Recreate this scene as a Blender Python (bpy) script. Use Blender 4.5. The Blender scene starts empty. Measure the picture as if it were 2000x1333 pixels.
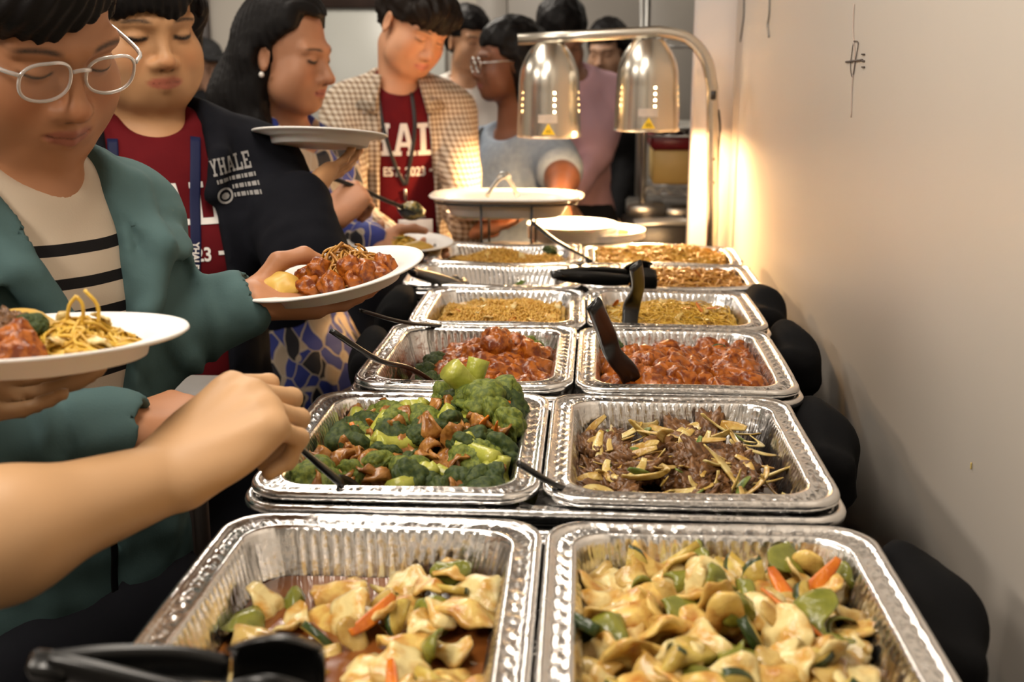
import bpy, bmesh, math, random
import numpy as np
from mathutils import Vector, Matrix, noise as mnoise
from mathutils.bvhtree import BVHTree

PI = math.pi
scene = bpy.context.scene
COL = scene.collection
rng = np.random.default_rng(7)
random.seed(7)

# ------------------------------------------------------------------ camera
F_PX = 2230.0                                   # focal length in pixels of the 2000 px wide frame
PITCH = math.atan(556 / F_PX)
YAW = math.radians(4.0)
CAM_H = 1.45
cam_data = bpy.data.cameras.new('camera')
cam_data.sensor_width = 36.0
cam_data.lens = 36.0 * F_PX / 2000.0
cam_data.clip_start = 0.02
cam_data.dof.use_dof = True
cam_data.dof.focus_distance = 1.30
cam_data.dof.aperture_fstop = 6.3
cam = bpy.data.objects.new('camera', cam_data)
COL.objects.link(cam)
cam.location = (0, 0, CAM_H)
cam.rotation_euler = (PI / 2 - PITCH, 0, YAW)
scene.camera = cam

# ------------------------------------------------------------------ world, ceiling lights, exposure
world = bpy.data.worlds.new('world')
scene.world = world
world.use_nodes = True
world.node_tree.nodes['Background'].inputs[0].default_value = (1.0, 0.9, 0.78, 1)
world.node_tree.nodes['Background'].inputs[1].default_value = 0.02
CEIL = 2.75
for i, (lx, ly, pw) in enumerate([(-0.38, 0.95, 15), (-1.35, -0.7, 36), (-0.95, 2.5, 11), (-1.1, 4.9, 30), (-3.2, 3.2, 20), (-3.0, 0.4, 44), (1.2, 5.6, 12)]):  # all out of view; those behind and left of the camera added as wall fill
    ld = bpy.data.lights.new('ceiling_light', 'AREA')
    ld.shape = 'RECTANGLE'; ld.size = 0.55; ld.size_y = 1.1
    ld.energy = pw; ld.color = (1.0, 0.90, 0.78)
    lo = bpy.data.objects.new('ceiling_light', ld); COL.objects.link(lo)
    lo.location = (lx, ly, CEIL - 0.035)
scene.view_settings.view_transform = 'Standard'
scene.view_settings.look = 'None'
scene.view_settings.exposure = 0.60
scene.view_settings.gamma = 1.0
scene.view_settings.use_curve_mapping = False
scene.cycles.use_denoising = True
scene.cycles.max_bounces = 6
scene.cycles.diffuse_bounces = 3
scene.cycles.glossy_bounces = 3
scene.cycles.caustics_reflective = False
scene.cycles.caustics_refractive = False

# ------------------------------------------------------------------ pixel -> world
def ray(px, py):
    x = (px - 1000) / F_PX; y = -(py - 666.5) / F_PX
    cp, sp = math.cos(PITCH), math.sin(PITCH)
    d = np.array([x, cp + y * sp, -sp + y * cp])
    c, s = math.cos(YAW), math.sin(YAW)
    return np.array([c * d[0] - s * d[1], s * d[0] + c * d[1], d[2]])
def A(px, py, Z):                               # point at optical depth Z
    return np.array([0, 0, CAM_H]) + Z * ray(px, py)
def AZ(px, py, z):                              # point on the horizontal plane z
    d = ray(px, py); return np.array([0, 0, CAM_H]) + d * ((z - CAM_H) / d[2])
def AX(px, py, x):
    d = ray(px, py); return np.array([0, 0, CAM_H]) + d * (x / d[0])
def AY(px, py, y):
    d = ray(px, py); return np.array([0, 0, CAM_H]) + d * (y / d[1])
def V(*a): return np.array(a, float)
def unit(v):
    v = np.asarray(v, float); return v / np.linalg.norm(v)

# ------------------------------------------------------------------ materials
MATS = {}
def mat(name, col, rough=0.5, metal=0.0, var=None, bump=None, coat=0.0, sss=0.0, attr=None, emit=None, spec=0.5, trans=0.0, alpha=1.0, sheen=0.0, dark=None):
    """var=(scale, second colour, low, high): noise between two true colours; bump=(scale, strength, distance)"""
    if name in MATS: return MATS[name]
    m = bpy.data.materials.new(name); m.use_nodes = True
    nt = m.node_tree; b = nt.nodes['Principled BSDF']
    c4 = lambda c: (c[0], c[1], c[2], 1)
    b.inputs['Base Color'].default_value = c4(col)
    b.inputs['Roughness'].default_value = rough
    b.inputs['Metallic'].default_value = metal
    b.inputs['Specular IOR Level'].default_value = spec
    b.inputs['Coat Weight'].default_value = coat
    b.inputs['Coat Roughness'].default_value = 0.12
    b.inputs['Transmission Weight'].default_value = trans
    b.inputs['Sheen Weight'].default_value = sheen
    b.inputs['Alpha'].default_value = alpha
    if sss:
        b.inputs['Subsurface Weight'].default_value = sss
        b.inputs['Subsurface Radius'].default_value = (0.012, 0.005, 0.003)
        b.inputs['Subsurface Scale'].default_value = 0.5
    tc = nt.nodes.new('ShaderNodeTexCoord')
    if attr:
        at = nt.nodes.new('ShaderNodeAttribute'); at.attribute_name = attr
        nt.links.new(at.outputs['Color'], b.inputs['Base Color'])
    if var:
        n = nt.nodes.new('ShaderNodeTexNoise'); n.inputs['Scale'].default_value = var[0]; n.inputs['Detail'].default_value = 4
        r = nt.nodes.new('ShaderNodeValToRGB')
        r.color_ramp.elements[0].position = var[2] if len(var) > 2 else 0.35
        r.color_ramp.elements[1].position = var[3] if len(var) > 3 else 0.65
        r.color_ramp.elements[0].color = c4(col); r.color_ramp.elements[1].color = c4(var[1])
        nt.links.new(tc.outputs['Object'], n.inputs['Vector'])
        nt.links.new(n.outputs['Fac'], r.inputs['Fac'])
        nt.links.new(r.outputs['Color'], b.inputs['Base Color'])
    if bump:
        n = nt.nodes.new('ShaderNodeTexNoise'); n.inputs['Scale'].default_value = bump[0]; n.inputs['Detail'].default_value = 3
        bp = nt.nodes.new('ShaderNodeBump'); bp.inputs['Strength'].default_value = bump[1]
        bp.inputs['Distance'].default_value = bump[2] if len(bump) > 2 else 0.002
        nt.links.new(tc.outputs['Object'], n.inputs['Vector'])
        nt.links.new(n.outputs['Fac'], bp.inputs['Height'])
        nt.links.new(bp.outputs['Normal'], b.inputs['Normal'])
    if emit:
        b.inputs['Emission Color'].default_value = c4(emit[0]); b.inputs['Emission Strength'].default_value = emit[1]
    MATS[name] = m
    return m

# ------------------------------------------------------------------ mesh helpers
def mesh_np(name, verts, faces, smooth=True):
    """verts (n,3); faces list of index lists, or an (m,k) array"""
    verts = np.ascontiguousarray(np.asarray(verts, np.float32).reshape(-1, 3))
    me = bpy.data.meshes.new(name)
    if isinstance(faces, np.ndarray):
        k = faces.shape[1]; flat = faces.ravel().astype(np.int32); m = len(faces)
        starts = np.arange(0, m * k, k, dtype=np.int32)
        tot = np.full(m, k, np.int32)
    else:
        tot = np.array([len(f) for f in faces], np.int32)
        flat = np.array([i for f in faces for i in f], np.int32); m = len(faces)
        starts = np.concatenate([[0], np.cumsum(tot)[:-1]]).astype(np.int32)
    me.vertices.add(len(verts)); me.vertices.foreach_set('co', verts.ravel())
    me.loops.add(len(flat)); me.loops.foreach_set('vertex_index', flat)
    me.polygons.add(m); me.polygons.foreach_set('loop_start', starts); me.polygons.foreach_set('loop_total', tot)
    if smooth: me.polygons.foreach_set('use_smooth', np.ones(m, bool))
    me.update(calc_edges=True); me.validate()
    return me
def set_col(me, cols, name='Col'):
    a = me.color_attributes.new(name, 'FLOAT_COLOR', 'POINT')
    c = np.ones((len(me.vertices), 4), np.float32); c[:, :3] = cols
    a.data.foreach_set('color', c.ravel())

class MB:
    """collects shapes into one mesh"""
    def __init__(s): s.v = []; s.f = []; s.n = 0
    def add(s, v, f):
        v = np.asarray(v, float).reshape(-1, 3)
        s.v.append(v); s.f += [[i + s.n for i in q] for q in f]; s.n += len(v); return s
    def box(s, c, size, R=None, bev=0.0):
        c = np.asarray(c, float); h = np.asarray(size, float) / 2
        if bev <= 0:
            v = np.array([[x, y, z] for x in (-1, 1) for y in (-1, 1) for z in (-1, 1)], float) * h
            f = [[0, 1, 3, 2], [4, 6, 7, 5], [0, 4, 5, 1], [2, 3, 7, 6], [0, 2, 6, 4], [1, 5, 7, 3]]
        else:
            b = min(bev, h.min() * 0.9); v = []; f = []
            prof = [(h[2] - b, h[2]), (h[2], h[2] - b)]
            rings = []
            for (ins, z) in [(b, -h[2]), (0, -h[2] + b), (0, h[2] - b), (b, h[2])]:
                ring = []
                for (sx, sy) in ((1, 1), (-1, 1), (-1, -1), (1, -1)):
                    a0, a1 = (sx * (h[0] - ins), sy * (h[1] - b - ins * .0)), (sx * (h[0] - b), sy * (h[1] - ins))
                    pts = [a0, a1] if sx * sy > 0 else [a1, a0]
                    for p in pts: ring.append(len(v)); v.append((p[0], p[1], z))
                rings.append(ring)
            for r0, r1 in zip(rings[:-1], rings[1:]):
                for i in range(8): f.append([r0[i], r0[(i + 1) % 8], r1[(i + 1) % 8], r1[i]])
            f.append(rings[0][::-1]); f.append(rings[-1]); v = np.array(v)
        if R is not None: v = v @ np.asarray(R).T
        return s.add(v + c, f)
    def tube(s, pts, r, seg=8, caps=True, flat=None, up=None):
        """sweep a round (or flat: (width, thickness) scale) section along points; r scalar or list"""
        pts = [np.asarray(p, float) for p in pts]; n = len(pts)
        rr = [r] * n if np.isscalar(r) else list(r)
        v = []; f = []; prev = None
        for i, p in enumerate(pts):
            t = pts[min(i + 1, n - 1)] - pts[max(i - 1, 0)]; t = t / (np.linalg.norm(t) + 1e-9)
            u = np.asarray(up, float) if up is not None else (prev if prev is not None else (V(0, 0, 1) if abs(t[2]) < .9 else V(1, 0, 0)))
            u = u - t * np.dot(u, t); u = u / (np.linalg.norm(u) + 1e-9); prev = u
            w = np.cross(t, u)
            fw, ft = (rr[i], rr[i]) if flat is None else (flat[i] if isinstance(flat, list) else flat)
            for k in range(seg):
                a = 2 * PI * (k + .5) / seg
                ca, sa = math.cos(a), math.sin(a)
                if flat is not None:
                    q = 0.45; ca = math.copysign(abs(ca) ** q, ca); sa = math.copysign(abs(sa) ** q, sa)
                v.append(p + w * fw * ca + u * ft * sa)
        for i in range(n - 1):
            for k in range(seg):
                a, b = i * seg + k, i * seg + (k + 1) % seg
                f.append([a, b, b + seg, a + seg])
        if caps: f.append(list(range(seg))[::-1]); f.append([(n - 1) * seg + k for k in range(seg)])
        return s.add(v, f)
    def lathe(s, prof, seg=48, c=(0, 0, 0), R=None, close=False):
        v = []; f = []; n = len(prof)
        for k in range(seg):
            a = 2 * PI * k / seg
            for (r, z) in prof: v.append((r * math.cos(a), r * math.sin(a), z))
        for k in range(seg):
            k2 = (k + 1) % seg
            for i in range(n - 1): f.append([k * n + i, k2 * n + i, k2 * n + i + 1, k * n + i + 1])
            if close: f.append([k * n + n - 1, k2 * n + n - 1, k2 * n, k * n])
        v = np.array(v)
        if R is not None: v = v @ np.asarray(R).T
        return s.add(v + np.asarray(c, float), f)
    def grid(s, P):
        """P (n,m,3)"""
        n, m = P.shape[:2]; f = []
        for i in range(n - 1):
            for j in range(m - 1): f.append([i * m + j, i * m + j + 1, (i + 1) * m + j + 1, (i + 1) * m + j])
        return s.add(P.reshape(-1, 3), f)
    def mesh(s, name, base=(0, 0, 0), smooth=True):
        return mesh_np(name, np.concatenate(s.v) - np.asarray(base, float), s.f, smooth)

def spline(pts, n=24):
    """Catmull-Rom through pts"""
    P = [np.asarray(p, float) for p in pts]; P = [2 * P[0] - P[1]] + P + [2 * P[-1] - P[-2]]
    out = []; m = len(P) - 3
    for t in np.linspace(0, m - 1e-6, n):
        i = int(t); u = t - i; a, b, c, d = P[i:i + 4]
        out.append(.5 * ((2 * b) + (c - a) * u + (2 * a - 5 * b + 4 * c - d) * u * u + (3 * b - a - 3 * c + d) * u ** 3))
    return out
def rotz(a): c, s = math.cos(a), math.sin(a); return np.array([[c, -s, 0], [s, c, 0], [0, 0, 1.]])
def rotx(a): c, s = math.cos(a), math.sin(a); return np.array([[1., 0, 0], [0, c, -s], [0, s, c]])
def roty(a): c, s = math.cos(a), math.sin(a); return np.array([[c, 0, s], [0, 1., 0], [-s, 0, c]])

def thing(name, label, cat, me=None, m=None, loc=(0, 0, 0), group=None, kind=None, rot=None):
    o = bpy.data.objects.new(name, me); COL.objects.link(o); o.location = tuple(loc)
    if rot is not None: o.rotation_euler = rot
    if me is not None and m is not None and not len(me.materials): me.materials.append(m)
    o['label'] = label; o['category'] = cat
    if group: o['group'] = group
    if kind: o['kind'] = kind
    return o
def part(name, me, m, parent, label=None, kind=None, loc=None):
    o = bpy.data.objects.new(name, me); COL.objects.link(o); o.parent = parent
    if m is not None and not len(me.materials): me.materials.append(m)
    if label: o['label'] = label
    if kind: o['kind'] = kind
    if loc is not None: o.location = tuple(loc)
    return o
def struct(name, me, m, label, parent=None):
    o = bpy.data.objects.new(name, me); COL.objects.link(o)
    if m is not None: me.materials.append(m)
    o['kind'] = 'structure'; o['label'] = label; o['category'] = name.split('_')[0]
    if parent: o.parent = parent
    return o
def tk(ob, lab): ob['label'] = lab; return ob

# ------------------------------------------------------------------ signed distance modelling (bodies, hair, clothes, bundles)
def smin(a, b, k):
    if k <= 0: return np.minimum(a, b)
    h = np.maximum(k - np.abs(a - b), 0) / k
    return np.minimum(a, b) - h * h * k * .25
class SDF:
    def __init__(s): s.ops = []; s.lo = np.full(3, 1e9); s.hi = -s.lo; s.disp = None; s.post = []
    def _bb(s, pts, r, op):
        if op == 'u':
            for p in pts: s.lo = np.minimum(s.lo, np.asarray(p) - r); s.hi = np.maximum(s.hi, np.asarray(p) + r)
    def cone(s, a, b, ra, rb, k=.02, op='u'):
        a = np.asarray(a, np.float32); b = np.asarray(b, np.float32); ab = b - a; L = max(float(ab @ ab), 1e-9)
        def f(P):
            t = np.clip((P - a) @ ab / L, 0, 1)
            return np.linalg.norm(P - a - t[:, None] * ab, axis=1) - (ra + (rb - ra) * t)
        s.ops.append((f, op, k)); s._bb([a, b], max(ra, rb), op); return s
    def ell(s, c, r, R=None, k=.02, op='u'):
        c = np.asarray(c, np.float32); r = np.asarray(r, np.float32)
        Rm = None if R is None else np.asarray(R, np.float32)
        def f(P):
            q = P - c
            if Rm is not None: q = q @ Rm
            k0 = np.linalg.norm(q / r, axis=1); k1 = np.linalg.norm(q / (r * r), axis=1)
            return k0 * (k0 - 1) / (k1 + 1e-9)
        s.ops.append((f, op, k)); s._bb([c], float(r.max()), op); return s
    def box(s, c, h, R=None, rad=.01, k=.02, op='u'):
        c = np.asarray(c, np.float32); h = np.asarray(h, np.float32) - rad
        Rm = None if R is None else np.asarray(R, np.float32)
        def f(P):
            q = P - c
            if Rm is not None: q = q @ Rm
            q = np.abs(q) - h
            return np.linalg.norm(np.maximum(q, 0), axis=1) + np.minimum(q.max(axis=1), 0) - rad
        s.ops.append((f, op, k)); s._bb([c], float(np.linalg.norm(h) + rad), op); return s
    def fn(s, f, op='s', k=.01): s.ops.append((f, op, k)); return s
    def __call__(s, P):
        d = None
        for f, op, k in s.ops:
            e = f(P)
            if d is None: d = e
            elif op == 'u': d = smin(d, e, k)
            elif op == 's': d = -smin(-d, e, k)
            elif op == 'i': d = -smin(-d, -e, k)
        if s.disp is not None: d = d - s.disp(P)
        return d
    def mesh(s, h, lo=None, hi=None, clip=None):
        lo = (s.lo if lo is None else np.asarray(lo, float)) - 3 * h
        hi = (s.hi if hi is None else np.asarray(hi, float)) + 3 * h
        B = 6; nb = np.ceil((hi - lo) / (B * h)).astype(int); n = nb * B + 1
        g = np.stack(np.meshgrid(*[np.arange(k) for k in nb], indexing='ij'), -1).reshape(-1, 3)
        cen = (lo + (g * B + B / 2) * h).astype(np.float32)
        dc = s(cen)
        Vv = np.repeat(np.repeat(np.repeat(dc.reshape(nb), B, 0), B, 1), B, 2)
        Vv = np.pad(Vv, ((0, 1), (0, 1), (0, 1)), mode='edge').astype(np.float32)
        keep = g[np.abs(dc) < B * h * 1.5]
        off = np.stack(np.meshgrid(*[np.arange(B + 1)] * 3, indexing='ij'), -1).reshape(-1, 3)
        CH = 2000
        for i in range(0, len(keep), CH):
            ii = (keep[i:i + CH, None, :] * B + off[None]).reshape(-1, 3)
            d = s((lo + ii * h).astype(np.float32))
            Vv[ii[:, 0], ii[:, 1], ii[:, 2]] = d
        return surfnet(Vv, lo, h)
def surfnet(Vv, lo, h):
    Vv = np.where(np.abs(Vv) < 1e-6, 1e-6, Vv)
    s = Vv < 0
    s[0], s[-1], s[:, 0], s[:, -1], s[:, :, 0], s[:, :, -1] = (False,) * 6
    Vv = np.where(s, Vv, np.abs(Vv))
    c = np.zeros(tuple(np.array(s.shape) - 1), np.int8)
    offs = [(i, j, k) for i in (0, 1) for j in (0, 1) for k in (0, 1)]
    nx, ny, nz = c.shape
    for (i, j, k) in offs: c += s[i:i + nx, j:j + ny, k:k + nz]
    ii = np.argwhere((c > 0) & (c < 8))
    idx = np.full(c.shape, -1, np.int32); idx[ii[:, 0], ii[:, 1], ii[:, 2]] = np.arange(len(ii))
    vals = np.stack([Vv[ii[:, 0] + i, ii[:, 1] + j, ii[:, 2] + k] for (i, j, k) in offs], 1)
    acc = np.zeros((len(ii), 3)); cnt = np.zeros(len(ii))
    for a in range(8):
        for b in range(a + 1, 8):
            oa, ob = np.array(offs[a]), np.array(offs[b])
            if np.abs(oa - ob).sum() != 1: continue
            va, vb = vals[:, a], vals[:, b]; m = (va < 0) != (vb < 0)
            t = np.where(m, va / np.where(m, va - vb, 1), 0)
            acc += np.where(m[:, None], oa + (ob - oa) * t[:, None], 0); cnt += m
    verts = lo + h * (ii + acc / np.maximum(cnt, 1)[:, None])
    quads = []
    for d in range(3):
        e = [0, 0, 0]; e[d] = 1
        sh = np.array(s.shape) - np.array(e)
        a = s[:sh[0], :sh[1], :sh[2]]; b = s[e[0]:, e[1]:, e[2]:]
        p = np.argwhere(a != b)
        d1, d2 = (d + 1) % 3, (d + 2) % 3
        p = p[(p[:, d1] > 0) & (p[:, d2] > 0) & (p[:, d1] < s.shape[d1] - 1) & (p[:, d2] < s.shape[d2] - 1)]
        inside = a[p[:, 0], p[:, 1], p[:, 2]]
        e1 = np.zeros(3, int); e1[d1] = 1; e2 = np.zeros(3, int); e2[d2] = 1
        q = np.stack([idx[tuple((p - o).T)] for o in (e1 + e2, e2, e1 * 0, e1)], 1)
        q[~inside] = q[~inside][:, ::-1]
        quads.append(q)
    q = np.concatenate(quads); q = q[(q >= 0).all(1)]
    return verts, q
def join_np(parts):
    v = []; f = []; n = 0
    for a, b in parts: v.append(a); f.append(b + n); n += len(a)
    return np.concatenate(v), np.concatenate(f)
def wob(P, f, seed=0.0):
    """cheap smooth 3D noise, about -1..1"""
    x, y, z = P[:, 0] * f, P[:, 1] * f, P[:, 2] * f
    return (np.sin(x * 1.3 + 2.1 * np.sin(y * .9 + seed) + seed) + np.sin(y * 1.7 + 1.7 * np.sin(z * 1.1 + seed * 2) + 1.3) + np.sin(z * 1.1 + 1.9 * np.sin(x * .8 - seed) + 2.7)) / 3
# ================================================================== the room
WX = 0.365                                     # right wall
YC = float(AX(1419, 470, WX)[1])               # where it meets the short return wall
M_wall = mat('wall_paint', (.66, .60, .53), .42, var=(1.3, (.63, .575, .51)), bump=(60, .05, .001), spec=.35)
M_stub = mat('return_wall_paint', (.66, .60, .57), .5, bump=(60, .04, .001))
M_back = mat('back_wall_paint', (.62, .57, .50), .6, var=(.8, (.58, .54, .48)), bump=(40, .04, .001))
M_ceil = mat('ceiling_paint', (.72, .68, .62), .8, bump=(90, .1, .001))
M_floor = mat('floor_tile', (.10, .085, .075), .35, var=(3, (.13, .11, .095)), bump=(20, .05))
M_dark = mat('dark_wood_trim', (.035, .022, .018), .45, var=(8, (.05, .03, .024)), bump=(60, .1))
M_panel = mat('grey_panel', (.36, .335, .30), .45, var=(2, (.34, .315, .285)), bump=(30, .03))
M_board = mat('pale_board', (.58, .59, .55), .35, bump=(30, .02))
M_black = mat('black_plastic', (.008, .008, .008), .28, bump=(150, .03, .0005))
M_blackwire = mat('black_wire', (.012, .012, .012), .35, bump=(200, .05, .0005))
M_cloth = mat('black_cloth', (.004, .004, .0045), .9, bump=(260, .25, .001), spec=.12)
M_steel = mat('brushed_steel', (.72, .67, .58), .26, 1.0, bump=(40, .05, .0006))
M_chrome = mat('grey_steel', (.5, .5, .48), .3, 1.0, bump=(60, .05, .0006))
M_white = mat('white_paper_plate', (.82, .80, .77), .55, bump=(220, .06, .0006), sss=.05)

def wall(name, c, s, m, lab):
    return struct(name, MB().box(c, s).mesh(name, smooth=False), m, lab)
floor = wall('floor', (-1.6, 2.2, -.05), (9, 11, .1), M_floor, 'dark tiled floor of the dining room')
wall('ceiling', (-1.6, 2.2, CEIL + .05), (9, 11, .1), M_ceil, 'plain pale ceiling')
wall_r = wall('wall_right', (WX + .06, (YC - 2.6) / 2, CEIL / 2), (.12, YC + 2.6, CEIL), M_wall, 'beige painted wall beside the buffet table')
x_st = float(AY(1353, 300, YC)[0])
wall('wall_return', ((x_st + WX + .12) / 2, YC + .06, CEIL / 2), (WX + .12 - x_st, .12, CEIL), M_stub, 'short pinkish white wall end behind the heat lamp')
wall('wall_kitchen', (x_st + .9, YC + 1.7, CEIL / 2), (.1, 3.2, CEIL), M_panel, 'grey side wall of the kitchen bay')
YB = 6.6
wall('wall_back', (-1.9, YB + .05, CEIL / 2), (7.4, .1, CEIL), M_back, 'warm off white wall at the far end of the room')
wall('wall_left', (-5.0, 2.2, CEIL / 2), (.1, 10, CEIL), M_back, 'warm off white wall on the far side')
wall('wall_front', (-1.9, -2.55, CEIL / 2), (7.4, .1, CEIL), M_back, 'warm off white wall opposite the kitchen')

# grey cladding panels at the far end, each its own piece on the back wall
wb = bpy.data.objects['wall_back']
YP = 6.45
for (p0, p1) in ((932, 990), (991.5, 1249), (1253, 1372)):
    a, b = AY(p0, 100, YP)[0], AY(p1, 100, YP)[0]
    me = MB().box(((a + b) / 2, YP + .03, 1.3), (b - a, .06, 2.6), bev=.006).mesh('cladding_panel', smooth=False)
    o = part('cladding_panel', me, M_panel, wb)
# pale board with dark wooden header, dark door frame
a, b = AY(628, 100, YB)[0], AY(752, 100, YB)[0]
zt = AY(690, 17, YB)[2]
bd = thing('notice_board', 'pale grey blank board under a dark wooden header on the far wall', 'board', loc=((a + b) / 2, YB - .055, .6))
w = b - a + .5
part('board_panel', MB().box((0.1, 0, (zt - .6) / 2), (w, .03, zt - .6), bev=.004).mesh('board_panel', smooth=False), M_board, bd)
part('header', MB().box((0.1, -.01, zt - .6 + .14), (w, .07, .28), bev=.006).mesh('header', smooth=False), M_dark, bd, 'dark wooden header')
a, b = AY(372, 100, YB)[0], AY(415, 100, YB)[0]
dr = struct('door_1', MB().box(((a + b) / 2 - .25, YB - .03, 1.05), (b - a + .5, .06, 2.1), bev=.005).mesh('door_1', smooth=False), M_dark, 'dark brown door frame on the far wall')
c0, c1 = AY(386, 100, YB)[0], AY(402, 100, YB)[0]
z1 = AY(390, 33, YB)[2]
part('door_panel', MB().box(((c0 + c1) / 2, YB - .075, z1 / 2), (c1 - c0, .03, z1), bev=.004).mesh('door_panel', smooth=False), mat('pale_door', (.5, .47, .42), .5, bump=(40, .03)), dr, 'pale narrow glass strip of the door')
z0 = AY(390, 28, YB)[2]
part('door_closer', MB().box(((c0 + c1) / 2 - .02, YB - .10, z0 + .09), (.13, .08, .07), bev=.01).mesh('door_closer', smooth=False), M_chrome, dr, 'grey door closer box')

# marks, scuffs and hanging wires on the right wall
M_pencil = mat('pencil_mark', (.09, .07, .06), .8)
M_paintrun = mat('wall_scuff_paint', (.48, .38, .33), .7)
def wallstrip(pts, wd, m, name, label, cat='mark'):
    P = [AX(p[0], p[1], WX - .0012) for p in pts]
    base = P[0]
    b = MB().tube(spline(P, max(8, 4 * len(P))), wd, seg=6)
    return thing(name, label, cat, b.mesh(name, base), m, base)
mk = wallstrip([(1668, 8), (1666, 60), (1669, 110), (1664, 170), (1662, 230)], .0008, M_paintrun, 'wall_crack', 'long thin vertical crack line on the beige wall')
wallstrip([(1668, 80), (1676, 84), (1672, 112), (1665, 150), (1661, 130), (1665, 95), (1668, 80)], .0007, M_pencil, 'pencil_loop', 'scribbled pencil loop drawn around the wall crack')
wallstrip([(1652, 121), (1668, 119), (1684, 117)], .0014, M_pencil, 'pencil_dash', 'short dark horizontal dash crossing the wall crack')
for yy in (106, 119, 131):
    wallstrip([(1683, yy), (1688, yy)], .0011, M_pencil, 'pencil_dot', 'tiny dark dot beside the dash on the wall', ).__setitem__('group', 'dots beside the wall dash')
wallstrip([(1454, -60), (1453, 20), (1451, 45), (1446, 82)], .0016, M_blackwire, 'hanging_wire', 'thin frayed wire hanging against the wall above the heat lamp', 'wire')
wallstrip([(1504, -60), (1503, 20), (1500, 48), (1502, 72)], .0026, mat('grey_tape', (.2, .19, .17), .5, bump=(90, .1)), 'hanging_strap', 'grey ragged tape strip hanging down the wall', 'strap')
wallstrip([(1897, 904), (1896, 917)], .0008, mat('food_splash', (.5, .38, .12), .4), 'food_splash', 'small yellow food splash on the wall', 'stain')

# ================================================================== table under black cloth
TZ = 0.84
TX0, TX1, TY0, TY1 = -.315, .33, .32, 3.02
def tablecloth():
    b = MB(); n = 260; rows = [(0, 0), (.012, -.004), (.022, -.03), (.03, -.3), (.045, -.6), (.05, -.83)]
    per = []
    w, l = TX1 - TX0, TY1 - TY0; L = 2 * (w + l)
    for i in range(n):
        s = L * i / n
        if s < w: p, nn = (TX0 + s, TY0), (0, -1)
        elif s < w + l: p, nn = (TX1, TY0 + s - w), (1, 0)
        elif s < 2 * w + l: p, nn = (TX1 - (s - w - l), TY1), (0, 1)
        else: p, nn = (TX0, TY1 - (s - 2 * w - l)), (-1, 0)
        per.append((p, nn, s))
    v = []; f = []
    for k, (o, z) in enumerate(rows):
        for (p, nn, s) in per:
            d = o * (.25 if nn[0] > 0 else 1) + (abs(z) * .03 * math.sin(s * 38 + 2 * math.sin(s * 7)) if nn[0] <= 0 else 0)
            v.append((p[0] + nn[0] * d, p[1] + nn[1] * d, TZ + z))
    for k in range(len(rows) - 1):
        for i in range(n): f.append([k * n + i, (k + 1) * n + i, (k + 1) * n + (i + 1) % n, k * n + (i + 1) % n])
    f.append(list(range(n)))
    b.add(v, f); return b
tbl = thing('buffet_table', 'long folding buffet table hidden under a black cloth', 'table', loc=(0, 1.6, 0))
part('tabletop', MB().box((-.005, 0.06, TZ - .02), (.60, 2.5, .03), bev=.006).mesh('tabletop', smooth=False), mat('table_laminate', (.35, .33, .3), .5, var=(20, (.32, .3, .28))), tbl)
for sx in (-.27, .27):
    for sy in (-1.15, 1.25):
        part('leg', MB().tube([(sx, sy, 0), (sx, sy, TZ - .03)], .014, 10).mesh('leg'), M_chrome, tbl)
thing('tablecloth', 'black cloth draped over the buffet table to the floor', 'tablecloth', tablecloth().mesh('tablecloth', (0, 1.6, 0)), M_cloth, (0, 1.6, 0))

# ================================================================== foil pans
def foil_mat():
    m = mat('aluminium_foil', (.90, .885, .865), .23, 1.0)
    nt = m.node_tree; b = nt.nodes['Principled BSDF']
    tc = nt.nodes.new('ShaderNodeTexCoord')
    v = nt.nodes.new('ShaderNodeTexNoise'); v.inputs['Scale'].default_value = 75
    n = nt.nodes.new('ShaderNodeTexNoise'); n.inputs['Scale'].default_value = 26; n.inputs['Detail'].default_value = 5
    ad = nt.nodes.new('ShaderNodeMath'); ad.operation = 'ADD'
    bp = nt.nodes.new('ShaderNodeBump'); bp.inputs['Strength'].default_value = .30; bp.inputs['Distance'].default_value = .004
    nt.links.new(tc.outputs['Object'], v.inputs['Vector']); nt.links.new(tc.outputs['Object'], n.inputs['Vector'])
    nt.links.new(v.outputs['Fac'], ad.inputs[0]); nt.links.new(n.outputs['Fac'], ad.inputs[1])
    nt.links.new(ad.outputs[0], bp.inputs['Height']); nt.links.new(bp.outputs['Normal'], b.inputs['Normal'])
    rr = nt.nodes.new('ShaderNodeMapRange'); rr.inputs['To Min'].default_value = .16; rr.inputs['To Max'].default_value = .34
    nt.links.new(n.outputs['Fac'], rr.inputs['Value']); nt.links.new(rr.outputs[0], b.inputs['Roughness'])
    return m
M_foil = foil_mat()
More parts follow.
